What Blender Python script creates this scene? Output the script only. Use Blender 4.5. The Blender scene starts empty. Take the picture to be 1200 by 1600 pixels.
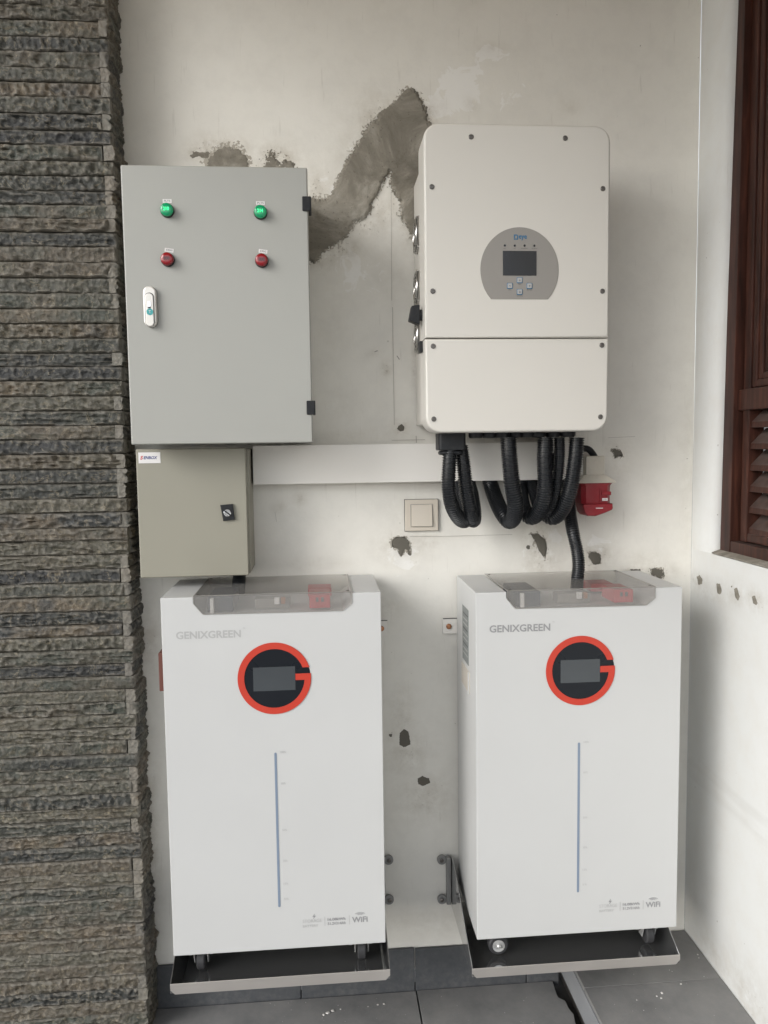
import bpy, bmesh, math, random
import numpy as np
from mathutils import Vector, Matrix, noise

random.seed(7)
S = bpy.context.scene
COL = S.collection
R = math.radians

# ------------------------------------------------------------------ camera
H = 1.478                      # height of the lens above the lower floor
CAM_D = 2.0265                 # distance of the lens from the plaster wall (wall face is Y = 0)
FPX = 1223.18                  # focal length in pixels of the 1200 x 1600 picture
CR = Vector((0.9965122674, -0.0823447076, -0.0135148048))
CU = Vector((0.0201469482, 0.0802506623, 0.9965710871))
CF = Vector((0.0809777828, 0.9933675958, -0.0816297641))
cam_data = bpy.data.cameras.new('camera')
cam = bpy.data.objects.new('camera', cam_data)
COL.objects.link(cam)
cam_data.sensor_fit = 'VERTICAL'
cam_data.sensor_height = 36.0
cam_data.lens = FPX / 1600 * 36.0
cam_data.clip_start = 0.05
cam_data.clip_end = 2000
cam.matrix_world = Matrix(((CR.x, CU.x, -CF.x, 0), (CR.y, CU.y, -CF.y, -CAM_D), (CR.z, CU.z, -CF.z, H), (0, 0, 0, 1)))
S.camera = cam

# ------------------------------------------------------------------ sky, sun, exposure
SUN_ELEV, SUN_AZ = R(26), R(-127)          # azimuth clockwise from +Y (into the wall): light from front left
world = bpy.data.worlds.new('World')
S.world = world
world.use_nodes = True
wn = world.node_tree.nodes
wl = world.node_tree.links
bg = wn['Background']
sky = wn.new('ShaderNodeTexSky')
sky.sky_type = 'NISHITA'
sky.sun_disc = False
sky.sun_elevation = SUN_ELEV
sky.sun_rotation = SUN_AZ
sky.air_density = 1.0
sky.dust_density = 1.0
sky.ozone_density = 1.0
hs = wn.new('ShaderNodeHueSaturation')      # thin overcast: the blue is washed out
hs.inputs['Saturation'].default_value = 0.25
wl.new(sky.outputs[0], hs.inputs['Color'])
wl.new(hs.outputs[0], bg.inputs[0])
bg.inputs[1].default_value = 0.15
sun_data = bpy.data.lights.new('sun', 'SUN')
sun_data.energy = 0.82
sun_data.angle = R(29)
sun_data.color = (1.0, 0.99, 0.97)
sun = bpy.data.objects.new('sun', sun_data)
COL.objects.link(sun)
sd = Vector((math.sin(SUN_AZ) * math.cos(SUN_ELEV), math.cos(SUN_AZ) * math.cos(SUN_ELEV), math.sin(SUN_ELEV)))
sun.rotation_euler = sd.to_track_quat('Z', 'Y').to_euler()
sun.location = sd * 20
S.cycles.max_bounces = 7
S.cycles.diffuse_bounces = 3
S.cycles.glossy_bounces = 3
S.cycles.transmission_bounces = 3
S.cycles.transparent_max_bounces = 8
S.cycles.caustics_reflective = False
S.cycles.caustics_refractive = False
S.view_settings.view_transform = 'Standard'
S.view_settings.look = 'None'
S.view_settings.gamma = 1.0
S.view_settings.exposure = 0.86

# ------------------------------------------------------------------ helpers
def at(px, py, Y=None, X=None, Z=None):
    """point of the place seen at a pixel of the photograph, on a known plane"""
    d = CR * ((px - 600) / FPX) - CU * ((py - 800) / FPX) + CF
    o = Vector((0, -CAM_D, H))
    if Y is not None: t = (Y - o.y) / d.y
    elif X is not None: t = (X - o.x) / d.x
    else: t = (Z - o.z) / d.z
    return o + d * t

WLOC = {}
def tag(o, label=None, cat=None, group=None, kind=None):
    if label: o['label'] = label
    if cat: o['category'] = cat
    if group: o['group'] = group
    if kind: o['kind'] = kind
    return o

def thing(name, loc, label, cat, group=None):
    o = bpy.data.objects.new(name, None)
    o.empty_display_size = 0.05
    COL.objects.link(o)
    o.location = loc
    WLOC[o] = Vector(loc)
    return tag(o, label, cat, group)

class MB:
    """collects geometry in world coordinates"""
    def __init__(self): self.bm = bmesh.new(); self.bev = False
    def poly_prism(self, pts, axis, a, b, bevel=0.0, seg=2, ends_only=True):
        """pts: 2-d outline; axis: extrusion axis; a..b its range"""
        bm = self.bm
        def mk(p, t):
            if axis == 'Y': return (p[0], t, p[1])
            if axis == 'X': return (t, p[0], p[1])
            return (p[0], p[1], t)
        n = len(pts)
        v0 = [bm.verts.new(mk(p, a)) for p in pts]
        v1 = [bm.verts.new(mk(p, b)) for p in pts]
        fs = [bm.faces.new(v0), bm.faces.new(list(reversed(v1)))]
        for i in range(n):
            j = (i + 1) % n
            fs.append(bm.faces.new((v0[j], v0[i], v1[i], v1[j])))
        bmesh.ops.recalc_face_normals(bm, faces=fs)
        if bevel > 0:
            self.bev = True
            es = set()
            if ends_only:
                for f in fs[:2]: es.update(f.edges)
            else:
                for f in fs: es.update(f.edges)
            bmesh.ops.bevel(bm, geom=list(es), offset=bevel, segments=seg, affect='EDGES', profile=0.5)
        return self
    def box(self, x0, x1, y0, y1, z0, z1, bevel=0.0, seg=2):
        return self.poly_prism([(x0, z0), (x1, z0), (x1, z1), (x0, z1)], 'Y', y0, y1, bevel, seg, False)
    def lathe(self, c, axis, prof, n=32, cap=True):
        """prof: (radius, offset along axis). axis 'Y' means along -Y (towards the viewer)"""
        bm = self.bm
        rings = []
        for r, h in prof:
            ring = []
            for i in range(n):
                a = 2 * math.pi * i / n
                ca, sa = r * math.cos(a), r * math.sin(a)
                if axis == 'Y': p = (c[0] + ca, c[1] - h, c[2] + sa)
                elif axis == 'X': p = (c[0] - h, c[1] + ca, c[2] + sa)
                else: p = (c[0] + ca, c[1] + sa, c[2] + h)
                ring.append(bm.verts.new(p))
            rings.append(ring)
        fs = []
        for k in range(len(rings) - 1):
            for i in range(n):
                j = (i + 1) % n
                fs.append(bm.faces.new((rings[k][i], rings[k][j], rings[k + 1][j], rings[k + 1][i])))
        if cap:
            fs.append(bm.faces.new(rings[0])); fs.append(bm.faces.new(rings[-1]))
        bmesh.ops.recalc_face_normals(bm, faces=fs)
        return self
    def tube(self, pts, radii, n=10, cap=True):
        bm = self.bm
        pts = [Vector(p) for p in pts]
        m = len(pts)
        if not hasattr(radii, '__len__'): radii = [radii] * m
        t = (pts[1] - pts[0]).normalized()
        ref = Vector((0, 0, 1)) if abs(t.z) < .9 else Vector((1, 0, 0))
        nrm = t.cross(ref).normalized()
        rings = []
        for i in range(m):
            if i == 0: t = pts[1] - pts[0]
            elif i == m - 1: t = pts[-1] - pts[-2]
            else: t = pts[i + 1] - pts[i - 1]
            if t.length < 1e-9: t = Vector((0, 0, 1))
            t.normalize()
            nrm = (nrm - t * nrm.dot(t)).normalized()
            b = t.cross(nrm)
            rings.append([bm.verts.new(pts[i] + (nrm * math.cos(2 * math.pi * k / n) + b * math.sin(2 * math.pi * k / n)) * radii[i]) for k in range(n)])
        fs = []
        for i in range(m - 1):
            for k in range(n):
                j = (k + 1) % n
                fs.append(bm.faces.new((rings[i][k], rings[i][j], rings[i + 1][j], rings[i + 1][k])))
        if cap:
            fs.append(bm.faces.new(list(reversed(rings[0])))); fs.append(bm.faces.new(rings[-1]))
        bmesh.ops.recalc_face_normals(bm, faces=fs)
        return self
    def raw(self, verts, faces):
        vs = [self.bm.verts.new(v) for v in verts]
        for f in faces:
            try: self.bm.faces.new([vs[i] for i in f])
            except ValueError: pass
        return self
    def build(self, name, mat, parent=None, smooth=True, angle=35):
        bm = self.bm
        vs = [v.co for v in bm.verts]
        lo = Vector((min(v.x for v in vs), min(v.y for v in vs), min(v.z for v in vs)))
        hi = Vector((max(v.x for v in vs), max(v.y for v in vs), max(v.z for v in vs)))
        c = (lo + hi) / 2
        if parent is None: c.z = lo.z
        for v in bm.verts: v.co -= c
        me = bpy.data.meshes.new(name)
        if smooth:
            for f in bm.faces: f.smooth = True
            for e in bm.edges:
                if len(e.link_faces) == 2 and e.calc_face_angle(0) > R(angle): e.smooth = False
        bm.to_mesh(me); bm.free()
        o = bpy.data.objects.new(name, me)
        if mat: me.materials.append(mat)
        COL.objects.link(o)
        if self.bev and smooth:
            wm = o.modifiers.new('weighted_normal', 'WEIGHTED_NORMAL'); wm.keep_sharp = True
        place(o, c, parent)
        return o

def place(o, c, parent):
    WLOC[o] = Vector(c)
    if parent is not None:
        o.parent = parent
        o.location = Vector(c) - WLOC[parent]
    else:
        o.location = c

def rrect(x0, x1, z0, z1, r, n=8):
    pts = []
    for cx, cz, a0 in ((x1 - r, z0 + r, -90), (x1 - r, z1 - r, 0), (x0 + r, z1 - r, 90), (x0 + r, z0 + r, 180)):
        for i in range(n + 1):
            a = R(a0 + 90 * i / n)
            pts.append((cx + r * math.cos(a), cz + r * math.sin(a)))
    return pts

def text(name, body, mat, parent, x, z, Y, size, align='LEFT', bold=0.0, rot=0.0, width=None, shear=0.0, plane='Y', h=None):
    """flat lettering standing on the plane at Y (faces the viewer). x,z: left/centre of the baseline"""
    cu = bpy.data.curves.new(name, 'FONT')
    cu.body = body; cu.size = size; cu.offset = bold; cu.shear = shear
    cu.align_x = 'LEFT'
    cu.resolution_u = 3
    tmp = bpy.data.objects.new('t', cu)
    me = bpy.data.meshes.new_from_object(tmp)
    bpy.data.objects.remove(tmp); bpy.data.curves.remove(cu)
    co = np.empty(len(me.vertices) * 3, 'f'); me.vertices.foreach_get('co', co); co = co.reshape(-1, 3)
    x0, x1 = co[:, 0].min(), co[:, 0].max()
    co[:, 0] -= x0
    w = x1 - x0
    if width: co[:, 0] *= width / w; w = width
    if h:
        z0_, z1_ = co[:, 1].min(), co[:, 1].max(); co[:, 1] = (co[:, 1] - z0_) * h / (z1_ - z0_)
    if align == 'CENTER': co[:, 0] -= w / 2
    c, s = math.cos(rot), math.sin(rot)
    out = np.zeros_like(co)
    out[:, 0] = co[:, 0] * c - co[:, 1] * s
    out[:, 2] = co[:, 0] * s + co[:, 1] * c
    if plane == 'X-':         # lettering on a side that faces -X; reads along -Y
        out = np.stack([np.zeros(len(out), 'f'), -out[:, 0], out[:, 2]], 1)
    me.vertices.foreach_set('co', out.astype('f').ravel())
    me.name = name
    me.materials.clear(); me.materials.append(mat)
    o = bpy.data.objects.new(name, me)
    COL.objects.link(o)
    place(o, Vector((x, Y, z)), parent)
    return o

# ------------------------------------------------------------------ materials
def new_mat(name):
    m = bpy.data.materials.new(name); m.use_nodes = True
    nt = m.node_tree
    return m, nt, nt.nodes, nt.links, nt.nodes['Principled BSDF']

def N(nt, typ, **k):
    n = nt.nodes.new(typ)
    for a, v in k.items():
        if a in n.inputs: n.inputs[a].default_value = v
        else: setattr(n, a, v)
    return n

def ramp(nt, src, stops):
    r = nt.nodes.new('ShaderNodeValToRGB')
    el = r.color_ramp.elements
    while len(el) < len(stops): el.new(0.5)
    for e, (p, c) in zip(el, stops):
        e.position = p; e.color = (*c, 1) if len(c) == 3 else c
    nt.links.new(src, r.inputs[0])
    return r

def mixc(nt, fac, a, b, mode='MIX'):
    m = nt.nodes.new('ShaderNodeMix'); m.data_type = 'RGBA'; m.blend_type = mode
    for sock, v in ((m.inputs[0], fac), (m.inputs[6], a), (m.inputs[7], b)):
        if hasattr(v, 'links') or isinstance(v, bpy.types.NodeSocket): nt.links.new(v, sock)
        elif isinstance(v, (int, float)): sock.default_value = v
        else: sock.default_value = (*v, 1)
    return m.outputs[2]

def math_n(nt, op, a, b=0.0, c=None, clamp=False):
    m = nt.nodes.new('ShaderNodeMath'); m.operation = op; m.use_clamp = clamp
    for i, v in enumerate((a, b, c)):
        if v is None: continue
        if isinstance(v, bpy.types.NodeSocket): nt.links.new(v, m.inputs[i])
        else: m.inputs[i].default_value = v
    return m.outputs[0]

def paint(name, col, rough=0.45, bump=0.02, scale=900, vary=0.04, spec=0.5, metallic=0.0, dust=0.0):
    """coated metal or plastic: fine orange peel, slight unevenness, optional dusty film"""
    m, nt, n, l, b = new_mat(name)
    tc = N(nt, 'ShaderNodeTexCoord')
    big = N(nt, 'ShaderNodeTexNoise', Scale=6.0, Detail=4.0)
    l.new(tc.outputs['Object'], big.inputs['Vector'])
    c = mixc(nt, big.outputs[0], tuple(x * (1 - vary) for x in col), tuple(min(1, x * (1 + vary)) for x in col))
    if dust > 0:
        sp = N(nt, 'ShaderNodeTexNoise', Scale=60.0, Detail=6.0, Roughness=0.7)
        l.new(tc.outputs['Object'], sp.inputs['Vector'])
        f = math_n(nt, 'MULTIPLY', ramp(nt, sp.outputs[0], [(0.45, (0, 0, 0)), (0.75, (1, 1, 1))]).outputs[0], dust)
        c = mixc(nt, f, c, (0.32, 0.30, 0.27))
    l.new(c, b.inputs['Base Color'])
    rr = ramp(nt, big.outputs[0], [(0.3, (rough - .08,) * 3), (0.7, (rough + .10,) * 3)])
    l.new(rr.outputs[0], b.inputs['Roughness'])
    b.inputs['Metallic'].default_value = metallic
    b.inputs['Specular IOR Level'].default_value = spec
    if bump > 0:
        fine = N(nt, 'ShaderNodeTexNoise', Scale=float(scale), Detail=2.0)
        l.new(tc.outputs['Object'], fine.inputs['Vector'])
        bp = N(nt, 'ShaderNodeBump', Strength=bump, Distance=0.001)
        l.new(fine.outputs[0], bp.inputs['Height'])
        l.new(bp.outputs[0], b.inputs['Normal'])
    return m

M = {}
M['cabinet_grey'] = paint('cabinet_grey', (0.345, 0.345, 0.32), 0.42, 0.05, 700)
M['cabinet_beige'] = paint('cabinet_beige', (0.275, 0.262, 0.212), 0.45, 0.05, 700)
M['inverter_white'] = paint('inverter_white', (0.625, 0.602, 0.555), 0.42, 0.05, 900, 0.02)
M['battery_white'] = paint('battery_white', (0.535, 0.537, 0.53), 0.38, 0.03, 800, 0.02)
M['trunking_white'] = paint('trunking_white', (0.76, 0.735, 0.69), 0.4, 0.01, 300, 0.02)
M['black_plastic'] = paint('black_plastic', (0.012, 0.013, 0.015), 0.45, 0.03, 500, 0.2, spec=0.3, dust=0.04)
M['conduit_black'] = paint('conduit_black', (0.011, 0.0125, 0.015), 0.36, 0.02, 500, 0.2, dust=0.035)
M['screen_black'] = paint('screen_black', (0.010, 0.011, 0.014), 0.12, 0.0)
M['emblem_black'] = paint('emblem_black', (0.008, 0.010, 0.014), 0.3, 0.0, spec=0.3)
M['screen_glass'] = paint('screen_glass', (0.055, 0.062, 0.068), 0.10, 0.0, vary=0.25)
M['emblem_red'] = paint('emblem_red', (0.50, 0.040, 0.020), 0.45, 0.0, vary=0.02)
M['socket_red'] = paint('socket_red', (0.23, 0.008, 0.015), 0.42, 0.03, 300, 0.12, dust=0.06)
M['terminal_red'] = paint('terminal_red', (0.46, 0.02, 0.03), 0.4, 0.0)
M['terminal_blue'] = paint('terminal_blue', (0.02, 0.03, 0.05), 0.4, 0.0)
M['panel_grey'] = paint('panel_grey', (0.27, 0.255, 0.235), 0.45, 0.02, 900, 0.04)
M['logo_blue'] = paint('logo_blue', (0.01, 0.13, 0.27), 0.5, 0.0)
M['led_strip_blue'] = paint('led_strip_blue', (0.20, 0.25, 0.33), 0.3, 0.0)
M['print_grey'] = paint('print_grey', (0.27, 0.27, 0.275), 0.5, 0.0)
M['print_light'] = paint('print_light', (0.40, 0.40, 0.395), 0.5, 0.0)
M['print_dark'] = paint('print_dark', (0.05, 0.05, 0.055), 0.5, 0.0)
M['sticker_white'] = paint('sticker_white', (0.72, 0.70, 0.69), 0.5, 0.0)
M['sticker_teal'] = paint('sticker_teal', (0.05, 0.32, 0.33), 0.4, 0.0)
M['sticker_red'] = paint('sticker_red', (0.55, 0.06, 0.07), 0.5, 0.0)
M['sticker_navy'] = paint('sticker_navy', (0.05, 0.07, 0.22), 0.5, 0.0)
M['switch_cream'] = paint('switch_cream', (0.60, 0.545, 0.465), 0.35, 0.01, 300, 0.03)
M['box_cream'] = paint('box_cream', (0.52, 0.48, 0.41), 0.5, 0.02, 300, 0.05, dust=0.25)
M['steel'] = paint('steel', (0.50, 0.49, 0.47), 0.28, 0.02, 400, 0.05, metallic=1.0)
M['brushed_edge'] = paint('brushed_edge', (0.52, 0.49, 0.46), 0.36, 0.03, 400, 0.1, metallic=0.65)
M['zinc'] = paint('zinc', (0.62, 0.62, 0.61), 0.25, 0.0, metallic=0.55)
M['screw'] = paint('screw', (0.16, 0.15, 0.14), 0.35, 0.0, metallic=1.0)
M['chrome'] = paint('chrome', (0.75, 0.75, 0.75), 0.14, 0.0, metallic=1.0)
M['handle_satin'] = paint('handle_satin', (0.66, 0.64, 0.60), 0.32, 0.0, metallic=0.35)
M['copper_bolt'] = paint('copper_bolt', (0.45, 0.22, 0.12), 0.4, 0.0, metallic=0.8)
M['handle_brown_reflection'] = paint('handle_brown_reflection', (0.11, 0.036, 0.025), 0.5, 0.02, 200, 0.3)  # red-brown reflection on the left side grip, put into its colour
M['rubber'] = paint('rubber', (0.03, 0.03, 0.032), 0.6, 0.03, 300, 0.1)
M['lug_metal'] = paint('lug_metal', (0.26, 0.26, 0.255), 0.45, 0.05, 300, 0.1, metallic=0.5)
M['side_label'] = paint('side_label', (0.20, 0.215, 0.21), 0.5, 0.0, vary=0.3)
M['recess_cream'] = paint('recess_cream', (0.55, 0.51, 0.45), 0.5, 0.0)
M['chip_white'] = paint('chip_white', (0.62, 0.60, 0.57), 0.9, 0.1, 200)

def make_stainless():
    m, nt, n, l, b = new_mat('stainless_sheet')
    tc = N(nt, 'ShaderNodeTexCoord')
    mp = N(nt, 'ShaderNodeMapping'); mp.inputs['Scale'].default_value = (8, 300, 300)
    l.new(tc.outputs['Object'], mp.inputs[0])
    no = N(nt, 'ShaderNodeTexNoise', Scale=1.0, Detail=3.0); l.new(mp.outputs[0], no.inputs['Vector'])
    l.new(ramp(nt, no.outputs[0], [(0.3, (.05,) * 3), (0.7, (.11,) * 3)]).outputs[0], b.inputs['Roughness'])
    b.inputs['Base Color'].default_value = (0.58, 0.58, 0.58, 1)
    b.inputs['Metallic'].default_value = 0.92
    return m
M['stainless'] = make_stainless()

def make_cover():
    """smoked clear plastic: part seen through, part hazy gloss"""
    m, nt, n, l, b = new_mat('smoked_cover')
    b.inputs['Base Color'].default_value = (0.50, 0.49, 0.475, 1)
    b.inputs['Roughness'].default_value = 0.18
    tr = N(nt, 'ShaderNodeBsdfTransparent'); tr.inputs[0].default_value = (0.92, 0.915, 0.905, 1)
    mx = N(nt, 'ShaderNodeMixShader'); mx.inputs[0].default_value = 0.22
    l.new(tr.outputs[0], mx.inputs[1]); l.new(b.outputs[0], mx.inputs[2])
    l.new(mx.outputs[0], n['Material Output'].inputs[0])
    return m
M['smoked_cover'] = make_cover()

def make_lens(name, col, emit):
    m, nt, n, l, b = new_mat(name)
    b.inputs['Base Color'].default_value = (*col, 1)
    b.inputs['Roughness'].default_value = 0.18
    b.inputs['Subsurface Weight'].default_value = 0.0
    b.inputs['Coat Weight'].default_value = 0.4
    if emit > 0:
        b.inputs['Emission Color'].default_value = (*col, 1)
        b.inputs['Emission Strength'].default_value = emit
    return m
M['lens_green'] = make_lens('lens_green', (0.0, 0.19, 0.075), 0.25)
M['lens_red'] = make_lens('lens_red', (0.24, 0.004, 0.009), 0.0)
M['digit_green'] = make_lens('digit_green', (0.02, 0.9, 0.25), 0.8)
M['digit_dark'] = make_lens('digit_dark', (0.05, 0.008, 0.012), 0.0)

def make_wall(name='painted_plaster', c0=(0.735, 0.715, 0.66), c1=(0.79, 0.77, 0.715)):
    m, nt, n, l, b = new_mat(name)
    tc = N(nt, 'ShaderNodeTexCoord')
    P = tc.outputs['Object']
    def noi(s, d=5.0, r=0.55, dist=0.0):
        x = N(nt, 'ShaderNodeTexNoise', Scale=float(s), Detail=float(d), Roughness=r, Distortion=dist); l.new(P, x.inputs['Vector']); return x.outputs[0]
    base = mixc(nt, noi(3.0), c0, c1)
    base = mixc(nt, ramp(nt, noi(14, 6, .65), [(0.45, (0, 0, 0)), (0.8, (.5, .5, .5))]).outputs[0], base, (0.64, 0.62, 0.575))
    fresh = N(nt, 'ShaderNodeAttribute', attribute_name='fresh')
    ff = math_n(nt, 'ADD', fresh.outputs['Fac'], math_n(nt, 'MULTIPLY', math_n(nt, 'SUBTRACT', noi(16, 5, .6, 1.5), 0.5), 1.6))
    fm = ramp(nt, ff, [(0.42, (0, 0, 0)), (0.50, (1, 1, 1))])
    base = mixc(nt, math_n(nt, 'MULTIPLY', fm.outputs[0], 0.75), base, (0.83, 0.82, 0.79))
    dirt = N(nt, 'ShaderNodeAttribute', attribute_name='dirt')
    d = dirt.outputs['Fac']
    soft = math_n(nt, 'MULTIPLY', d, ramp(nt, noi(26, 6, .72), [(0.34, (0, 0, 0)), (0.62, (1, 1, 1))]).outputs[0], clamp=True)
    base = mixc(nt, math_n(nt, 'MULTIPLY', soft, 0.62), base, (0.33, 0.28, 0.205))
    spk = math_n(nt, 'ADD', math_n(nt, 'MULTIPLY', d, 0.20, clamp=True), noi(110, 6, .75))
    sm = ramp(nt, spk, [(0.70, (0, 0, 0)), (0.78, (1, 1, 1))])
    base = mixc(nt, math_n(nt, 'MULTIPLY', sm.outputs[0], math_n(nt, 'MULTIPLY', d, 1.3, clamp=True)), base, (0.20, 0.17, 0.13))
    # stray specks over the whole wall
    st = ramp(nt, noi(70, 2, .5), [(0.765, (0, 0, 0)), (0.785, (1, 1, 1))])
    base = mixc(nt, math_n(nt, 'MULTIPLY', st.outputs[0], 0.6), base, (0.25, 0.22, 0.18))
    # hair scratches
    mp = N(nt, 'ShaderNodeMapping'); mp.inputs['Scale'].default_value = (90, 1, 9); l.new(P, mp.inputs[0])
    sc = N(nt, 'ShaderNodeTexNoise', Scale=1.0, Detail=4.0); l.new(mp.outputs[0], sc.inputs['Vector'])
    base = mixc(nt, math_n(nt, 'MULTIPLY', ramp(nt, sc.outputs[0], [(0.64, (0, 0, 0)), (0.72, (1, 1, 1))]).outputs[0], 0.16), base, (0.35, 0.32, 0.28))
    l.new(base, b.inputs['Base Color'])
    b.inputs['Roughness'].default_value = 0.75
    b.inputs['Specular IOR Level'].default_value = 0.25
    hsum = math_n(nt, 'ADD', math_n(nt, 'MULTIPLY', noi(9, 4), 1.0), math_n(nt, 'MULTIPLY', noi(120, 4, .6), 0.12))
    hsum = math_n(nt, 'ADD', hsum, math_n(nt, 'MULTIPLY', fm.outputs[0], 0.05))
    bp = N(nt, 'ShaderNodeBump', Strength=0.35, Distance=0.006)
    l.new(hsum, bp.inputs['Height']); l.new(bp.outputs[0], b.inputs['Normal'])
    return m
M['plaster'] = make_wall()
M['plaster_cool_lit'] = make_wall('painted_plaster_cool_lit', (0.66, 0.665, 0.645), (0.71, 0.715, 0.70))  # same paint as the back wall; its cooler light is put into the colour

def make_cement():
    m, nt, n, l, b = new_mat('cement_render')
    tc = N(nt, 'ShaderNodeTexCoord'); P = tc.outputs['Object']
    a = N(nt, 'ShaderNodeTexNoise', Scale=7.0, Detail=9.0, Roughness=0.72, Distortion=0.8); l.new(P, a.inputs['Vector'])
    f = N(nt, 'ShaderNodeTexNoise', Scale=160.0, Detail=4.0, Roughness=0.6); l.new(P, f.inputs['Vector'])
    c = ramp(nt, a.outputs[0], [(0.30, (0.125, 0.112, 0.090)), (0.5, (0.235, 0.216, 0.18)), (0.68, (0.40, 0.375, 0.325))]).outputs[0]
    c = mixc(nt, ramp(nt, f.outputs[0], [(0.62, (0, 0, 0)), (0.75, (1, 1, 1))]).outputs[0], c, (0.11, 0.098, 0.08))
    l.new(c, b.inputs['Base Color'])
    b.inputs['Roughness'].default_value = 0.9
    b.inputs['Specular IOR Level'].default_value = 0.2
    bp = N(nt, 'ShaderNodeBump', Strength=0.6, Distance=0.003)
    l.new(math_n(nt, 'ADD', a.outputs[0], math_n(nt, 'MULTIPLY', f.outputs[0], 0.35)), bp.inputs['Height']); l.new(bp.outputs[0], b.inputs['Normal'])
    return m
M['cement'] = make_cement()

def make_stone():
    m, nt, n, l, b = new_mat('split_slate')
    tc = N(nt, 'ShaderNodeTexCoord'); oi = N(nt, 'ShaderNodeObjectInfo')
    ofs = N(nt, 'ShaderNodeVectorMath', operation='SCALE'); ofs.inputs[3].default_value = 37.0
    cmb = N(nt, 'ShaderNodeCombineXYZ')
    for i in range(3): l.new(oi.outputs['Random'], cmb.inputs[i])
    l.new(cmb.outputs[0], ofs.inputs[0])
    ad = N(nt, 'ShaderNodeVectorMath', operation='ADD'); l.new(tc.outputs['Object'], ad.inputs[0]); l.new(ofs.outputs[0], ad.inputs[1])
    P = ad.outputs[0]
    def noi(s, d=5.0, r=0.6):
        x = N(nt, 'ShaderNodeTexNoise', Scale=float(s), Detail=float(d), Roughness=r); l.new(P, x.inputs['Vector']); return x.outputs[0]
    rnd = math_n(nt, 'ADD', oi.outputs['Random'], math_n(nt, 'MULTIPLY', math_n(nt, 'SUBTRACT', noi(9, 4), 0.5), 0.6))
    base = ramp(nt, rnd, [(0.0, (0.023, 0.024, 0.025)), (0.22, (0.045, 0.047, 0.040)), (0.42, (0.085, 0.080, 0.062)), (0.6, (0.088, 0.074, 0.056)),
                          (0.76, (0.054, 0.060, 0.050)), (0.9, (0.112, 0.090, 0.064)), (1.0, (0.042, 0.044, 0.044))]).outputs[0]
    fine = noi(90, 6, .7)
    base = mixc(nt, 0.8, base, ramp(nt, fine, [(0.3, (0.42, 0.42, 0.43)), (0.7, (1.65, 1.63, 1.56))]).outputs[0], 'MULTIPLY')
    # rusty and limy bloom on some pieces
    base = mixc(nt, math_n(nt, 'MULTIPLY', ramp(nt, noi(18, 5, .65), [(0.62, (0, 0, 0)), (0.74, (1, 1, 1))]).outputs[0], 0.55), base, (0.19, 0.15, 0.105))
    vn = N(nt, 'ShaderNodeTexNoise', Scale=11.0, Detail=4.0, Roughness=0.6, Distortion=1.2); l.new(P, vn.inputs['Vector'])
    vein = ramp(nt, vn.outputs[0], [(0.485, (0, 0, 0)), (0.5, (1, 1, 1)), (0.515, (0, 0, 0))]).outputs[0]
    base = mixc(nt, math_n(nt, 'MULTIPLY', math_n(nt, 'MULTIPLY', vein, ramp(nt, fine, [(0.4, (0, 0, 0)), (0.6, (1, 1, 1))]).outputs[0]), 0.6), base, (0.30, 0.25, 0.17))
    geo = N(nt, 'ShaderNodeNewGeometry')
    edge = ramp(nt, geo.outputs['Pointiness'], [(0.51, (0, 0, 0)), (0.58, (1, 1, 1))]).outputs[0]
    base = mixc(nt, math_n(nt, 'MULTIPLY', edge, 0.6), base, (0.26, 0.24, 0.205))  # highlight on the split ridges, painted into the base colour
    l.new(base, b.inputs['Base Color'])
    b.inputs['Roughness'].default_value = 0.5
    b.inputs['Specular IOR Level'].default_value = 0.4
    vo = N(nt, 'ShaderNodeTexVoronoi', Scale=95.0); l.new(P, vo.inputs['Vector'])
    hsum = math_n(nt, 'ADD', math_n(nt, 'MULTIPLY', fine, 0.9), math_n(nt, 'MULTIPLY', vo.outputs[0], 0.5))
    bp = N(nt, 'ShaderNodeBump', Strength=1.0, Distance=0.005)
    l.new(hsum, bp.inputs['Height']); l.new(bp.outputs[0], b.inputs['Normal'])
    return m
M['stone'] = make_stone()

def make_tile(name, c0, c1, dusty):
    m, nt, n, l, b = new_mat(name)
    tc = N(nt, 'ShaderNodeTexCoord'); P = tc.outputs['Object']
    a = N(nt, 'ShaderNodeTexNoise', Scale=5.0, Detail=7.0, Roughness=0.65); l.new(P, a.inputs['Vector'])
    f = N(nt, 'ShaderNodeTexNoise', Scale=70.0, Detail=5.0, Roughness=0.7); l.new(P, f.inputs['Vector'])
    c = ramp(nt, a.outputs[0], [(0.3, c0), (0.7, c1)]).outputs[0]
    du = math_n(nt, 'MULTIPLY', math_n(nt, 'MULTIPLY', ramp(nt, f.outputs[0], [(0.35, (0, 0, 0)), (0.75, (1, 1, 1))]).outputs[0],
                ramp(nt, a.outputs[0], [(0.35, (.15,) * 3), (0.65, (1, 1, 1))]).outputs[0]), dusty)
    c = mixc(nt, du, c, (0.27, 0.255, 0.24))
    l.new(c, b.inputs['Base Color'])
    l.new(ramp(nt, a.outputs[0], [(0.3, (.38,) * 3), (0.7, (.62,) * 3)]).outputs[0], b.inputs['Roughness'])
    b.inputs['Specular IOR Level'].default_value = 0.35
    bp = N(nt, 'ShaderNodeBump', Strength=0.25, Distance=0.002); l.new(f.outputs[0], bp.inputs['Height']); l.new(bp.outputs[0], b.inputs['Normal'])
    return m
M['tile'] = make_tile('dark_floor_tile', (0.155, 0.155, 0.155), (0.275, 0.272, 0.266), 0.7)
M['skirting'] = make_tile('skirting_tile', (0.050, 0.054, 0.060), (0.080, 0.084, 0.09), 0.25)
M['riser'] = make_tile('riser_tile', (0.20, 0.208, 0.22), (0.29, 0.295, 0.305), 0.35)
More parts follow.
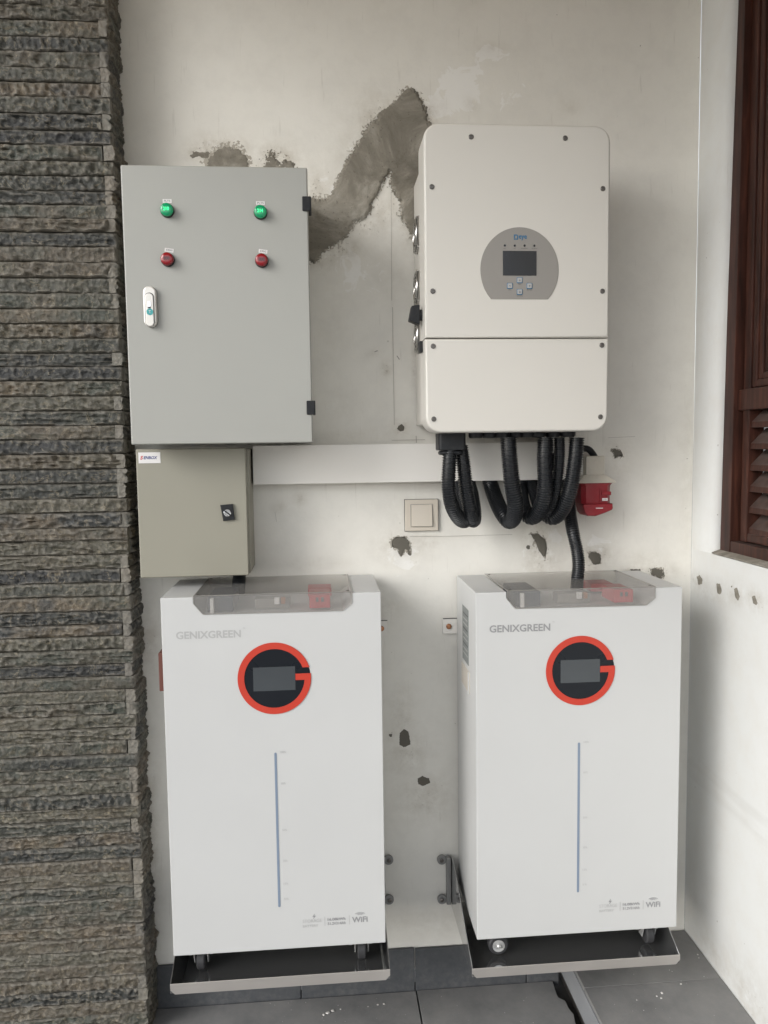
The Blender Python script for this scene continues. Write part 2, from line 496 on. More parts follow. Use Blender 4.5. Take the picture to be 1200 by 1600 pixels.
M['mortar'] = make_tile('mortar_bed', (0.035, 0.031, 0.028), (0.06, 0.055, 0.05), 0.1)
M['paving'] = make_tile('grey_paving', (0.20, 0.195, 0.185), (0.28, 0.27, 0.26), 0.4)
M['ceiling'] = paint('ceiling_timber', (0.66, 0.47, 0.26), 0.8, 0.05, 60)

def make_wood():
    m, nt, n, l, b = new_mat('dark_red_wood')
    tc = N(nt, 'ShaderNodeTexCoord'); P = tc.outputs['Object']
    mp = N(nt, 'ShaderNodeMapping'); mp.inputs['Scale'].default_value = (40, 40, 4); l.new(P, mp.inputs[0])
    a = N(nt, 'ShaderNodeTexNoise', Scale=1.5, Detail=6.0, Roughness=0.6, Distortion=0.6); l.new(mp.outputs[0], a.inputs['Vector'])
    c = ramp(nt, a.outputs[0], [(0.3, (0.020, 0.008, 0.0055)), (0.55, (0.050, 0.018, 0.012)), (0.75, (0.095, 0.034, 0.021))]).outputs[0]
    geo = N(nt, 'ShaderNodeNewGeometry')
    sep = N(nt, 'ShaderNodeSeparateXYZ'); l.new(geo.outputs['Normal'], sep.inputs[0])
    d = N(nt, 'ShaderNodeTexNoise', Scale=9.0, Detail=4.0); l.new(P, d.inputs['Vector'])
    up = ramp(nt, sep.outputs[2], [(0.35, (0, 0, 0)), (0.7, (1, 1, 1))]).outputs[0]
    du = math_n(nt, 'MULTIPLY', up, ramp(nt, d.outputs[0], [(0.35, (.08,) * 3), (0.65, (.5,) * 3)]).outputs[0])
    c = mixc(nt, du, c, (0.20, 0.18, 0.165))
    l.new(c, b.inputs['Base Color'])
    b.inputs['Roughness'].default_value = 0.45
    b.inputs['Specular IOR Level'].default_value = 0.3
    bp = N(nt, 'ShaderNodeBump', Strength=0.12, Distance=0.002); l.new(a.outputs[0], bp.inputs['Height']); l.new(bp.outputs[0], b.inputs['Normal'])
    return m
M['wood'] = make_wood()

# ------------------------------------------------------------------ setting: ground, floor, ceiling
PLAT = 0.116                                   # top of the raised floor on the right
XR = 0.998                                     # face of the right-hand wall
XS, YS = -0.460, -0.110                        # corner of the stone pillar
tag(MB().raw([(-250, -250, -0.06), (250, -250, -0.06), (250, 250, -0.06), (-250, 250, -0.06)], [(0, 1, 2, 3)]).build('ground', M['paving']), kind='structure')
floor = MB().box(-2.6, 1.15, -2.7, 0.05, -0.055, -0.022).build('floor', M['mortar'])
tag(floor, kind='structure')
xs = [-2.165, -1.365, -0.565, 0.235, 0.640]
ys = [-0.0135, -0.6135, -1.2135, -1.8135, -2.4135]
for i in range(len(xs) - 1):
    for j in range(len(ys) - 1):
        x0, x1, y1, y0 = xs[i] + .002, xs[i + 1] - .002, ys[j] - .001, ys[j + 1] + .003
        dz = random.uniform(-.0012, .0008)
        if i == len(xs) - 2:                   # cut, broken edge beside the step
            pts = [(x0, y0)]
            k = 46
            for q in range(k + 1):
                y = y0 + (y1 - y0) * q / k
                e = x1 - .012 + .010 * noise.noise(Vector((0, y * 7, 3.1))) + .006 * noise.noise(Vector((0, y * 30, 1)))
                if -.085 < y: e -= .010 + .006 * noise.noise(Vector((0, y * 22, 5)))
                elif -.15 < y: e += .003
                pts.append((e, y))
            pts.append((x0, y1))
            MB().poly_prism(pts, 'Z', -.021, dz, 0.0008, 1).build('floor_tile', M['tile'], floor)
        else:
            MB().box(x0, x1, y0, y1, -.021, dz, .0012, 1).build('floor_tile', M['tile'], floor)
plat = MB().box(0.650, 1.15, -2.6, 0.04, -0.021, PLAT - .012).build('raised_floor', M['mortar'])
tag(plat, kind='structure')
for y1, y0 in ((-.004, -.205), (-.207, -.806), (-.808, -1.406), (-1.408, -2.006), (-2.008, -2.6)):
    MB().box(0.638, 0.9965, y0, y1, PLAT - .0115, PLAT + random.uniform(-.0008, .0006), .0018, 2).build('floor_tile', M['tile'], plat)
for y1, y0 in ((-.012, -.60), (-.602, -1.2), (-1.202, -1.8), (-1.802, -2.5)):
    MB().box(0.6355, 0.6495, y0, y1, 0.030, PLAT - .0125, .0015, 1).build('step_riser', M['riser'], plat)
ceil = MB().box(-1.15, 1.2, -2.1, 0.15, 2.92, 3.06).build('ceiling', M['ceiling'])
tag(ceil, kind='structure')

# ------------------------------------------------------------------ plaster wall with cement patches
def blob_field(pts, X, Z):
    a = np.zeros_like(X)
    for x, z, sx, sz, s in pts:
        a = np.maximum(a, s * np.exp(-(((X - x) / sx) ** 2 + ((Z - z) / sz) ** 2)))
    return a

def px_blobs(lst, **pl):
    out = []
    for x, y, sx, sy, s in lst:
        p = at(x, y, **pl)
        k = 0.00163
        out.append((p.x if 'Y' in pl else p.y, p.z, sx * k * (1 if 'Y' in pl else 2.2), sy * k, s))
    return out

DIRT = [(345, 236, 48, 22, 1), (312, 240, 22, 10, 1), (430, 246, 40, 20, .9), (495, 300, 22, 40, .8), (500, 400, 26, 24, .8), (560, 350, 55, 26, .35),
        (600, 190, 46, 44, .8), (570, 240, 40, 34, .75), (545, 300, 30, 30, .7), (600, 330, 30, 30, .6), (575, 355, 36, 20, .7), (530, 390, 36, 20, .8), (665, 180, 26, 26, .8), (640, 350, 18, 40, .8), (652, 560, 7, 42, 1), (604, 575, 8, 12, .9), (585, 552, 12, 6, .5),
        (628, 668, 16, 14, .7), (627, 853, 46, 30, .55), (665, 848, 26, 14, .6), (843, 850, 26, 42, .8), (846, 880, 34, 26, .7), (828, 838, 20, 20, .6),
        (930, 868, 34, 24, .8), (925, 890, 14, 22, .8), (963, 707, 26, 22, .5), (965, 735, 22, 20, .4), (1027, 893, 36, 16, .8), (990, 890, 26, 8, .8), (1010, 875, 40, 18, .4),
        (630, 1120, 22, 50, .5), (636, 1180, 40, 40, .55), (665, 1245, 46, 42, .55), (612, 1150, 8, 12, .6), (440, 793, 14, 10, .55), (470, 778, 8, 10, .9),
        (490, 882, 60, 10, .35), (540, 640, 60, 40, .18), (560, 680, 90, 10, .3), (640, 800, 40, 60, .25), (600, 950, 30, 20, .45), (735, 165, 14, 14, .4), (768, 75, 26, 8, .4), (890, 165, 18, 14, .4),
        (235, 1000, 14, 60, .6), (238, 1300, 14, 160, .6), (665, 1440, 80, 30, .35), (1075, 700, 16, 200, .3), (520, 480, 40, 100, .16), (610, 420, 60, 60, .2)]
FRESH = [(720, 135, 50, 42, .75), (770, 85, 36, 20, .6), (700, 160, 40, 30, .7), (790, 150, 40, 30, .5), (575, 250, 60, 40, .45), (520, 300, 40, 60, .5), (627, 868, 34, 30, .75), (560, 420, 60, 60, .45), (345, 215, 50, 30, .35), (930, 850, 40, 40, .35), (845, 850, 50, 60, .4)]

def grid_wall(name, axis, u0, u1, z0, z1, step, mat, dirt, fresh, hole=None, thick=.14):
    """plaster face as a fine grid carrying where it is soiled or newly skimmed, with a slab behind it"""
    nu = int((u1 - u0) / step); nz = int((z1 - z0) / step)
    U, Z = np.meshgrid(np.linspace(u0, u1, nu + 1), np.linspace(z0, z1, nz + 1), indexing='ij')
    D = blob_field(dirt, U, Z); Fr = blob_field(fresh, U, Z)
    off = np.array([[0.0016 * noise.noise(Vector((u * 2.3, z * 2.3, 4.0))) for z in Z[0]] for u in U[:, 0]])
    verts, faces = [], []
    for i in range(nu + 1):
        for j in range(nz + 1):
            u, z, o = U[i, j], Z[i, j], off[i, j]
            verts.append((u, o, z) if axis == 'Y' else (XR + o, u, z))
    st = nz + 1
    for i in range(nu):
        for j in range(nz):
            a = i * st + j
            faces.append((a, a + st, a + st + 1, a + 1) if axis == 'Y' else (a, a + 1, a + st + 1, a + st))
    nb = len(verts)
    t0, t1 = .004, thick
    for u in (u0, u1):
        for z in (z0, z1):
            for t in (t0, t1):
                verts.append((u, t, z) if axis == 'Y' else (XR + t, u, z))
    q = nb
    faces += [(q + 1, q + 3, q + 7, q + 5), (q, q + 1, q + 3, q + 2), (q + 4, q + 5, q + 7, q + 6), (q, q + 1, q + 5, q + 4), (q + 2, q + 3, q + 7, q + 6)]
    me = bpy.data.meshes.new(name)
    me.from_pydata(verts, [], faces); me.update()
    for nm, arr in (('dirt', D), ('fresh', Fr)):
        at_ = me.attributes.new(nm, 'FLOAT', 'POINT')
        vals = np.zeros(len(verts), 'f'); vals[:nb] = arr.ravel()
        at_.data.foreach_set('value', vals)
    me.polygons.foreach_set('use_smooth', [True] * len(me.polygons))
    me.materials.append(mat)
    o = bpy.data.objects.new(name, me); COL.objects.link(o)
    WLOC[o] = Vector((0, 0, 0))
    return o

wall = grid_wall('plaster_wall', 'Y', -1.1, XR - .0005, 0.05, 2.919, .012, M['plaster'], px_blobs(DIRT, Y=0), px_blobs(FRESH, Y=0))
tag(wall, 'white painted plaster wall behind the cabinets, stained and patched with grey cement', 'wall')

def patch(parent, poly, seed, Y=0.0, cell=.0028, amp=.009, thick=.0025, axis='Y', speck=0.0, grow=0.0, mat=None, hole=False):
    """hand-trowelled cement: ragged outline cut out of a fine grid, slightly proud of the plaster"""
    P = np.array(poly)
    lo = P.min(0) - .02; hi = P.max(0) + .02
    us = np.arange(lo[0], hi[0], cell); zs = np.arange(lo[1], hi[1], cell)
    U, Z = np.meshgrid(us, zs, indexing='ij')
    d2 = np.full(U.shape, 1e9); inside = np.zeros(U.shape, bool)
    n = len(P)
    for i in range(n):
        a, b = P[i], P[(i + 1) % n]
        ab = b - a
        t = np.clip(((U - a[0]) * ab[0] + (Z - a[1]) * ab[1]) / (ab @ ab + 1e-12), 0, 1)
        d2 = np.minimum(d2, (U - a[0] - t * ab[0]) ** 2 + (Z - a[1] - t * ab[1]) ** 2)
        c = (a[1] > Z) != (b[1] > Z)
        with np.errstate(divide='ignore', invalid='ignore'):
            xi = (b[0] - a[0]) * (Z - a[1]) / (b[1] - a[1]) + a[0]
        inside ^= c & (U < xi)
    sd_ = np.where(inside, 1, -1) * np.sqrt(d2)
    nn = np.empty(U.shape); hh = np.empty(U.shape)
    for i, u in enumerate(us):
        for j, z in enumerate(zs):
            if sd_[i, j] < -.03: nn[i, j] = 0; hh[i, j] = 0; continue
            v = Vector((u * 40, z * 40, seed))
            nn[i, j] = noise.noise(v) * .55 + noise.noise(v * 2.7) * .5 + noise.noise(v * 6.1) * (.45 + speck)
            hh[i, j] = noise.noise(Vector((u * 18, z * 18, seed + 9))) + .4 * noise.noise(Vector((u * 70, z * 70, seed + 5)))
    F = sd_ + grow + amp * nn
    Hh = np.clip(F / .006, 0.12, 1) * thick + hh * np.clip(F / .006, 0.1, 1) * (.0003 if mat else .0013)
    vid = {}; verts = []; faces = []
    def pt(u, z, h):
        k = (round(u, 6), round(z, 6))
        if k not in vid:
            vid[k] = len(verts)
            verts.append((u, Y - max(h, .0006), z) if axis == 'Y' else (XR - max(h, .0006), u, z))
        return vid[k]
    for i in range(len(us) - 1):
        for j in range(len(zs) - 1):
            cs = [(i, j), (i + 1, j), (i + 1, j + 1), (i, j + 1)]
            if max(F[c] for c in cs) <= 0: continue
            out = []
            for k in range(4):
                a, b = cs[k], cs[(k + 1) % 4]
                fa, fb = F[a], F[b]
                if fa > 0: out.append(pt(us[a[0]], zs[a[1]], Hh[a]))
                if (fa > 0) != (fb > 0):
                    t = fa / (fa - fb)
                    out.append(pt(us[a[0]] + t * (us[b[0]] - us[a[0]]), zs[a[1]] + t * (zs[b[1]] - zs[a[1]]), Hh[a] + t * (Hh[b] - Hh[a])))
            o2 = []
            for v in out:
                if v not in o2: o2.append(v)
            if len(o2) >= 3: faces.append(tuple(o2) if axis == 'Y' else tuple(o2))
    return MB().raw(verts, faces).build('cement_smear' if mat else 'cement_patch', M[mat or ('hole_cement' if hole else 'cement')], parent, angle=80)

def cpoly(pts, ox, oy, s, **pl):
    r = []
    for x, y in pts:
        p = at(ox + x / s, oy + y / s, **pl)
        r.append((p.x, p.z) if 'Y' in pl else (p.y, p.z))
    return r

M['hole_cement'] = paint('hole_cement', (0.125, 0.115, 0.095), 0.9, 0.4, 250, 0.3)
M['cement_smear'] = paint('cement_smear', (0.40, 0.37, 0.315), 0.9, 0.3, 200, 0.25, dust=0.5)
MAIN = [(575, 600), (660, 600), (690, 560), (720, 480), (760, 410), (800, 350), (850, 270), (900, 220), (950, 175), (985, 150), (1000, 115), (1020, 103), (1050, 115),
        (1075, 150), (1100, 185), (1105, 240), (1140, 290), (1120, 400), (1120, 700), (1060, 790), (1040, 780), (1015, 730), (995, 680), (990, 620), (975, 600), (955, 570), (943, 530),
        (945, 485), (925, 500), (900, 550), (870, 610), (850, 660), (835, 690), (780, 710), (760, 760), (720, 790), (680, 820), (640, 850), (610, 890), (560, 870), (550, 700)]
patch(wall, cpoly(MAIN, 280, 100, 2.857, Y=0), 3.3, amp=.0085, thick=.005, speck=.55, cell=.0024)
patch(wall, cpoly(MAIN, 280, 100, 2.857, Y=0), 23.3, amp=.019, thick=.0012, speck=.9, cell=.0022, grow=-.002, mat='cement_smear')
patch(wall, cpoly([(100, 470), (110, 420), (150, 375), (220, 345), (290, 365), (325, 412), (330, 470)], 280, 100, 2.857, Y=0), 28.1, amp=.017, thick=.0010, speck=.9, cell=.002, grow=-.004, mat='cement_smear')
patch(wall, cpoly([(118, 470), (132, 430), (150, 395), (175, 378), (220, 368), (275, 382), (305, 412), (318, 470)], 280, 100, 2.857, Y=0), 8.1, amp=.010)
patch(wall, cpoly([(50, 412), (62, 400), (130, 392), (150, 402), (120, 425), (100, 412), (66, 420)], 280, 100, 2.857, Y=0), 5.1, amp=.008, cell=.002)
patch(wall, cpoly([(370, 470), (392, 440), (402, 390), (425, 395), (440, 440), (500, 430), (520, 450), (515, 470)], 280, 100, 2.857, Y=0), 6.4, amp=.014, cell=.002, speck=.5)
HOLES = [([(611, 845), (620, 838), (633, 838), (641, 848), (643, 862), (641, 869), (634, 860), (626, 872), (620, 858), (612, 855)], .004),
         ([(829, 834), (840, 833), (852, 842), (855, 855), (852, 874), (843, 862), (836, 848)], .002),
         ([(918, 863), (930, 862), (938, 866), (938, 880), (928, 882), (921, 874)], .004),
         ([(954, 702), (962, 700), (970, 704), (973, 713), (966, 713), (960, 718), (958, 709)], .004),
         ([(1016, 889), (1024, 887), (1036, 890), (1038, 900), (1028, 906), (1018, 898)], .004),
         ([(625, 1145), (631, 1139), (639, 1143), (641, 1163), (631, 1167), (624, 1164)], .0025),
         ([(652, 1216), (660, 1212), (670, 1216), (672, 1223), (661, 1228), (653, 1225)], .0025),
         ([(623, 665), (628, 663), (632, 667), (631, 673), (625, 674), (621, 670)], .003),
         ([(822, 853), (828, 852), (828, 858), (822, 858)], .003),
         ([(984, 889), (1000, 889), (1001, 893), (985, 893)], .004),
         ([(608, 1147), (613, 1146), (613, 1151), (609, 1151)], .003)]
for k, (pp, a) in enumerate(HOLES):
    pl_ = [(at(x, y, Y=0).x, at(x, y, Y=0).z) for x, y in pp]
    patch(wall, pl_, 11.0 + k * 3.7, cell=.0016, amp=a, thick=.0015, hole=True)
    if k < 5: patch(wall, pl_, 51.0 + k * 3.7, cell=.0018, amp=.008, thick=.0007, speck=.9, grow=.0002, mat='cement_smear')

# pencil lines of the installers
def line(p0, p1, w=.0011, Y=-.0022):
    a, b = at(*p0, Y=0), at(*p1, Y=0)
    d = (b - a).normalized(); s = Vector((-d.z, 0, d.x)) * w / 2
    f = lambda v: (v.x, Y, v.z)
    MB().raw([f(a - s), f(b - s), f(b + s), f(a + s)], [(0, 1, 2, 3)]).build('pencil_line', M['pencil'], wall, smooth=False)
M['pencil'] = paint('pencil', (0.34, 0.32, 0.29), 0.7, 0.0)
M['pen'] = paint('pen', (0.08, 0.08, 0.085), 0.7, 0.0)
line((611, 300), (612, 470), .0008); line((613, 480), (616, 664), .0009)
line((612, 688), (664, 687), .0009); line((650, 681), (650.5, 692), .0014)
line((690, 838), (800, 835), .0008); line((640, 838), (690, 838), .0010); line((950, 684), (992, 682), .0007); line((430, 800), (432, 815), .0006)
for a, b in (((620, 556), (624, 562)), ((585, 550), (590, 548))): line(a, b, .0022)

# dark skirting tiles along the foot of the wall
for x0, x1 in ((-0.46, -0.0785), (-0.0765, 0.2315), (0.2335, 0.5415), (0.5435, 0.634)):
    MB().box(x0 + .0008, x1 - .0008, -.0115, -.0018, -.018, PLAT + random.uniform(-.002, .002), .0015, 1).build('skirting_tile', M['skirting'], wall)

# ------------------------------------------------------------------ right-hand wall with the wooden window
WY0, WY1, WZ0, WZ1 = -0.128, -0.90, 1.196, 2.72          # opening
def wedge(z): return -0.108 + (-0.145 + 0.108) * (z - 1.195) / (2.53 - 1.195)   # the plastered edge runs slightly out of plumb
dR = px_blobs([(1093, 908, 16, 14, .7), (1123, 920, 10, 14, .6), (1150, 928, 12, 16, .7), (1180, 938, 12, 16, .7), (1110, 930, 50, 14, .35), (1130, 1000, 40, 60, .12), (1170, 1560, 30, 50, .5), (1120, 1500, 30, 30, .4)], X=XR)
rw_low = grid_wall('plaster_wall', 'X', -2.55, -.0005, 0.05, WZ0, .016, M['plaster_cool_lit'], dR, [])
tag(rw_low, 'white plaster side wall on the right with the brown wooden window', 'wall')
# the parts of that wall beside and above the window
nz = 40
V, Fq = [], []
for i in range(nz + 1):
    z = WZ0 + (WZ1 - WZ0) * i / nz
    e = wedge(z) + .0015 * noise.noise(Vector((z * 9, 0, 2)))
    V += [(XR, -.0005, z), (XR, e, z), (XR + .022, e + .001, z), (XR + .14, e + .001, z)]
for i in range(nz):
    for k in range(3):
        a = i * 4 + k
        Fq.append((a, a + 1, a + 5, a + 4))
jamb = MB().raw(V, Fq).build('window_jamb', M['plaster_cool_lit'], rw_low, angle=30)
b = MB()
b.box(XR, XR + .14, -2.55, WY1, WZ0 + .0005, WZ1)
b.box(XR, XR + .14, -2.55, -.0005, WZ1 + .0005, 2.919)
b.build('wall_upper', M['plaster_cool_lit'], rw_low)
MB().poly_prism([(XR + .0005, WZ0 + .001), (XR + .0005, WZ0 + .004), (XR + .024, WZ0 + .012), (XR + .024, WZ0 + .001)], 'Y', WY1, -.109).build('window_sill', M['cement'], rw_low)
for k, pp in enumerate([[(1089, 901), (1093, 898), (1098, 906), (1097, 912), (1091, 914)], [(1120, 913), (1125, 911), (1128, 923), (1125, 929), (1121, 927)],
           [(1147, 920), (1152, 919), (1156, 932), (1154, 938), (1149, 934)], [(1175, 932), (1180, 932), (1184, 942), (1182, 947), (1177, 943)], [(1142, 915), (1145, 914), (1145, 918), (1142, 918)]]):
    patch(rw_low, [(at(x, y, X=XR).y, at(x, y, X=XR).z) for x, y in pp], 70 + 3 * k, axis='X', cell=.0022, amp=.003, thick=.0015)

win = thing('wooden_window', (XR + .05, -.5, WZ0), 'dark red-brown wooden window with louvred lower panel in the right wall', 'window')
XF = XR + .020                                            # face of the outer frame
F0, F1 = -.1225, WY1                                      # frame from left edge
b = MB()                                                  # outer frame, left member follows the plaster edge
b.poly_prism([(wedge(WZ0) - .004, WZ0 + .008), (wedge(WZ1) + .012, WZ1), (-.160 - .016, WZ1), (-.160, WZ0 + .008)], 'X', XF, XF + .08, .002, 2, False)
b.build('frame_stile', M['wood'], win)
MB().box(XF + .001, XF + .08, F1, -.1605, WZ0 + .009, WZ0 + .038, .002).build('frame_rail', M['wood'], win)
MB().box(XF + .001, XF + .08, F1, -.176, WZ1 - .06, WZ1 - .001, .002).build('frame_rail', M['wood'], win)
MB().box(XF + .001, XF + .08, F1, F1 + .05, WZ0 + .039, WZ1 - .061, .002).build('frame_stile', M['wood'], win)
XL = XF + .016                                            # face of the leaf, set back
MB().box(XL, XL + .04, -.2065, -.1775, WZ0 + .040, WZ1 - .062, .003).build('leaf_stile', M['wood'], win)
MB().box(XL, XL + .04, F1 + .051, F1 + .09, WZ0 + .040, WZ1 - .062, .003).build('leaf_stile', M['wood'], win)
MB().box(XF + .011, XL + .04, F1 + .0905, -.1625, 1.557, 1.608, .003).build('leaf_rail', M['wood'], win)
MB().box(XL + .001, XL + .04, F1 + .0905, -.2075, WZ0 + .041, WZ0 + .062, .003).build('leaf_rail', M['wood'], win)
y0, y1, z0, z1 = F1 + .092, -.208, 1.610, WZ1 - .066       # raised panel: moulded steps towards its field
for k, (ins, dx, w) in enumerate(((0, .004, .018), (.0182, .009, .016), (.0345, .014, .014))):
    bb = MB()
    a, c, e, f_ = y0 + ins, y1 - ins, z0 + ins, z1 - ins
    bb.box(XL + dx, XL + .04, c - w, c, e, f_, .004)
    bb.box(XL + dx, XL + .04, a, a + w, e, f_, .004)
    bb.box(XL + dx, XL + .04, a + w + .0003, c - w - .0003, e, e + w, .004)
    bb.box(XL + dx, XL + .04, a + w + .0003, c - w - .0003, f_ - w, f_, .004)
    bb.build('panel_moulding', M['wood'], win)
MB().box(XL + .022, XL + .04, y0 + .05, y1 - .05, z0 + .05, z1 - .05, .006).build('leaf_panel', M['wood'], win)
LP = .0515
for k in range(6):                                        # louvre blades, outer edge low
    zc = 1.262 + LP * k
    prof = [(XL + .004, zc - .006), (XL + .006, zc + .0085), (XL + .044, zc + .046), (XL + .050, zc + .046), (XL + .050, zc + .038), (XL + .013, zc + .0005)]
    MB().poly_prism(prof, 'Y', F1 + .088, -.206, .0012, 1, False).build('louvre_blade', M['wood'], win)
MB().box(XL + .075, XL + .085, F1 + .05, -.17, WZ0 + .04, WZ1 - .06).build('backing_board', M['wood'], win)

# ------------------------------------------------------------------ stone pillar
pillar = thing('stone_pillar', ((XS - .95) / 2, YS / 2, 0), 'dark pillar clad in rough split slate strips at the left edge', 'pillar')
MB().box(-.96, XS - .016, YS + .016, .10, -.02, 2.918).build('pillar_core', M['mortar'], pillar)

def stone(L, h, side, seed, end_rough=True):
    """one strip of split slate. front: lies in X, faces -Y. side: lies in Y, faces +X"""
    dx = .0038
    nx = max(3, int(L / dx)); nzz = 9
    dep = .022
    pr = random.uniform(-.003, .005)
    ang = random.uniform(.5, 1.6)
    amp = random.choice((.2, .45, .7, .9, 1.2))
    lamw = random.choice((.3, .6, 1.0, 1.3))
    verts, faces = [], []
    for i in range(nx + 1):
        for j in range(nzz + 1):
            x = L * i / nx; z = h * j / nzz
            v = Vector((x * 52 * ang, seed * 3.1, z * 62))
            F1_ = noise.voronoi(v)[0][0]
            lay = abs(noise.noise(Vector((x * 16 * ang, seed * 1.7, z * 105)))) + .6 * abs(noise.noise(Vector((x * 45, seed, z * 190))))
            d = .0095 * amp * (F1_ - .38) - .0085 * lamw * (lay - .3) + .0050 * amp * noise.noise(Vector((x * 14, seed, z * 30))) + .0022 * noise.noise(Vector((x * 120, seed, z * 120)))
            ez = min(j, nzz - j) / nzz * h; ex = min(i, nx - i) / nx * L
            k = min(1, ez / .004 + .1) * min(1, ex / .004 + .25)
            d = pr + d * (.35 + .65 * k) - .0036 * (1 - min(1, ez / .0036)) - .002 * (1 - min(1, ex / .004))
            jx = noise.noise(Vector((x * 30, seed, 7))) * .0019 if j in (0, nzz) else 0
            if side: verts.append((d, -x, z + jx))
            else: verts.append((-x, -d, z + jx))
    st = nzz + 1
    for i in range(nx):
        for j in range(nzz):
            a = i * st + j
            q = (a, a + 1, a + st + 1, a + st)
            faces.append(q if not side else q)
    nb = len(verts)                      # back corners, closing the strip
    bk = []
    for i in (0, nx):
        for j in (0, nzz):
            x = L * i / nx; z = h * j / nzz
            verts.append((-dep, -x, z) if side else (-x, dep, z))
    c00, c01, c10, c11 = nb, nb + 1, nb + 2, nb + 3
    faces.append([j for j in range(nzz + 1)] + [c01, c00])
    faces.append([nx * st + j for j in range(nzz, -1, -1)] + [c10, c11])
    faces.append([i * st for i in range(nx, -1, -1)] + [c00, c10])
    faces.append([i * st + nzz for i in range(nx + 1)] + [c11, c01])
    bm = MB().raw(verts, faces)
    bmesh.ops.recalc_face_normals(bm.bm, faces=bm.bm.faces[:])
    return bm

z = -.004; row = 0
while z < 2.90:
    h = random.choice((.031, .0335, .0345, .035, .036, .033)) + random.uniform(-.001, .001)
    h = min(h, 2.914 - z)
    gap = .0016
    corner_front = random.random() < .42                  # the front strip runs through to the corner, or the side strip shows its end
    xe = XS - (random.uniform(.002, .004) if corner_front else random.uniform(.013, .026))
    x = xe
    while x > -.94:
        L = random.uniform(.42, .9)
        if x - L < -.80: L = x + .955
        s = stone(L - .0012, h - gap, False, random.uniform(0, 500))
        for v in s.bm.verts: v.co += Vector((x, YS, z))
        s.build('stone', M['stone'], pillar, angle=55)
        x -= L
    s = stone(abs(YS) - (.020 if corner_front else -.001), h - gap, True, random.uniform(0, 500))
    for v in s.bm.verts: v.co += Vector((XS, -.001, z))
    s.build('stone', M['stone'], pillar, angle=55)
    z += h; row += 1

# ------------------------------------------------------------------ large grey control cabinet
cx0, cx1, cz1 = -.4136, -.0136, .6142 + H
cz0 = cz1 - .6
cab = thing('control_cabinet', ((cx0 + cx1) / 2, -.12, cz0), 'large light grey steel control cabinet with green and red indicator lamps', 'cabinet')
MB().box(cx0 + .006, cx1 - .004, -.2285, -.006, cz0 + .006, cz1 - .006, .004).build('body', M['cabinet_grey'], cab)
door = MB().box(cx0, cx1, -.25, -.230, cz0, cz1, .0035, 3).build('door', M['cabinet_grey'], cab)
for z_ in (2.014, 1.570):
    hg = MB().poly_prism(rrect(-.026, -.0085, z_ - .0155, z_ + .0155, .002, 3), 'Y', -.2545, -.2505, .001, 1)
    hg.box(-.0123, -.0065, -.2535, -.215, z_ - .0155, z_ + .0155, .001, 1)
    hg.build('hinge', M['black_plastic'], cab)
for nm, x_, z_, lens, dig, body, lab in (('g', -.317, 1.996, 'lens_green', 'digit_green', '210', 'PLTS'), ('g', -.117, 1.994, 'lens_green', 'digit_green', '214', 'PLTS'),
                                    ('r', -.3195, 1.892, 'lens_red', 'digit_dark', '000', 'KWH1'), ('r', -.117, 1.891, 'lens_red', 'digit_dark', '000', 'KWH2')):
    lamp = MB().lathe((x_, -.2503, z_), 'Y', [(.0148, 0), (.0148, .006), (.0138, .0075)], 36).build('indicator_lamp', M['black_plastic'], cab)
    tag(lamp, ('lit green' if nm == 'g' else 'dark red') + ' indicator lamp')
    ln = MB().lathe((x_, -.2503, z_), 'Y', [(.0137, .0076), (.0137, .0125), (.0125, .0150), (.0105, .0162), (.0055, .0166), (.0, .0167)][:-1], 36).build('lens', M[lens], lamp)
    text('digits', body, M[dig], lamp, x_, z_ - .0035, -.2503 - .0171, .011, 'CENTER', .0003, width=.0125, h=.0075)
    lz = z_ + .0162
    rot = 0 if nm == 'g' else -.12
    xx = x_ + (0 if nm == 'g' else .003)
    c_, s_ = math.cos(rot), math.sin(rot)
    pts = [(xx + a * c_ - d * s_, lz + .0045 + a * s_ + d * c_) for a, d in ((-.0095, -.004), (.0095, -.004), (.0095, .004), (-.0095, .004))]
    lb = MB().poly_prism(pts, 'Y', -.2507, -.25015).build('name_sticker', M['sticker_white'], cab)
    text('sticker_text', lab, M['print_dark'], lb, xx, lz + .0027, -.2510, .0062, 'CENTER', .0, rot, width=.0135, h=.0042)
# swing handle
hx, hz = -.360, 1.791
hd = MB().poly_prism(rrect(hx - .0142, hx + .0142, hz - .044, hz + .044, .0138, 8), 'Y', -.2625, -.2503, .004, 3).build('door_handle', M['handle_satin'], cab)
MB().poly_prism(rrect(hx - .0098, hx + .0098, hz - .0425, hz + .029, .0092, 8), 'Y', -.2632, -.2600, .0004, 1).build('handle_groove', M['print_dark'], hd)
MB().poly_prism(rrect(hx - .0085, hx + .0085, hz - .043, hz + .0275, .0082, 8), 'Y', -.2660, -.2615, .0015, 2).build('handle_lever', M['handle_satin'], hd)
MB().poly_prism(rrect(hx - .0035, hx + .0035, hz - .002, hz + .010, .0012, 3), 'Y', -.2672, -.2655, .0004, 1).build('key_slot', M['chrome'], hd)
MB().poly_prism(rrect(hx - .0028, hx + .0028, hz - .005, hz - .0015, .0006, 2), 'Y', -.2670, -.2655).build('key_hole', M['print_dark'], hd)
MB().lathe((hx + .0008, -.2655, hz - .0125), 'Y', [(.0072, 0), (.0072, .0012)], 24).build('round_sticker', M['sticker_teal'], hd)
text('sticker_text', 'T', M['sticker_white'], hd, hx + .0008, hz - .0155, -.2670, .008, 'CENTER', .0, h=.006)

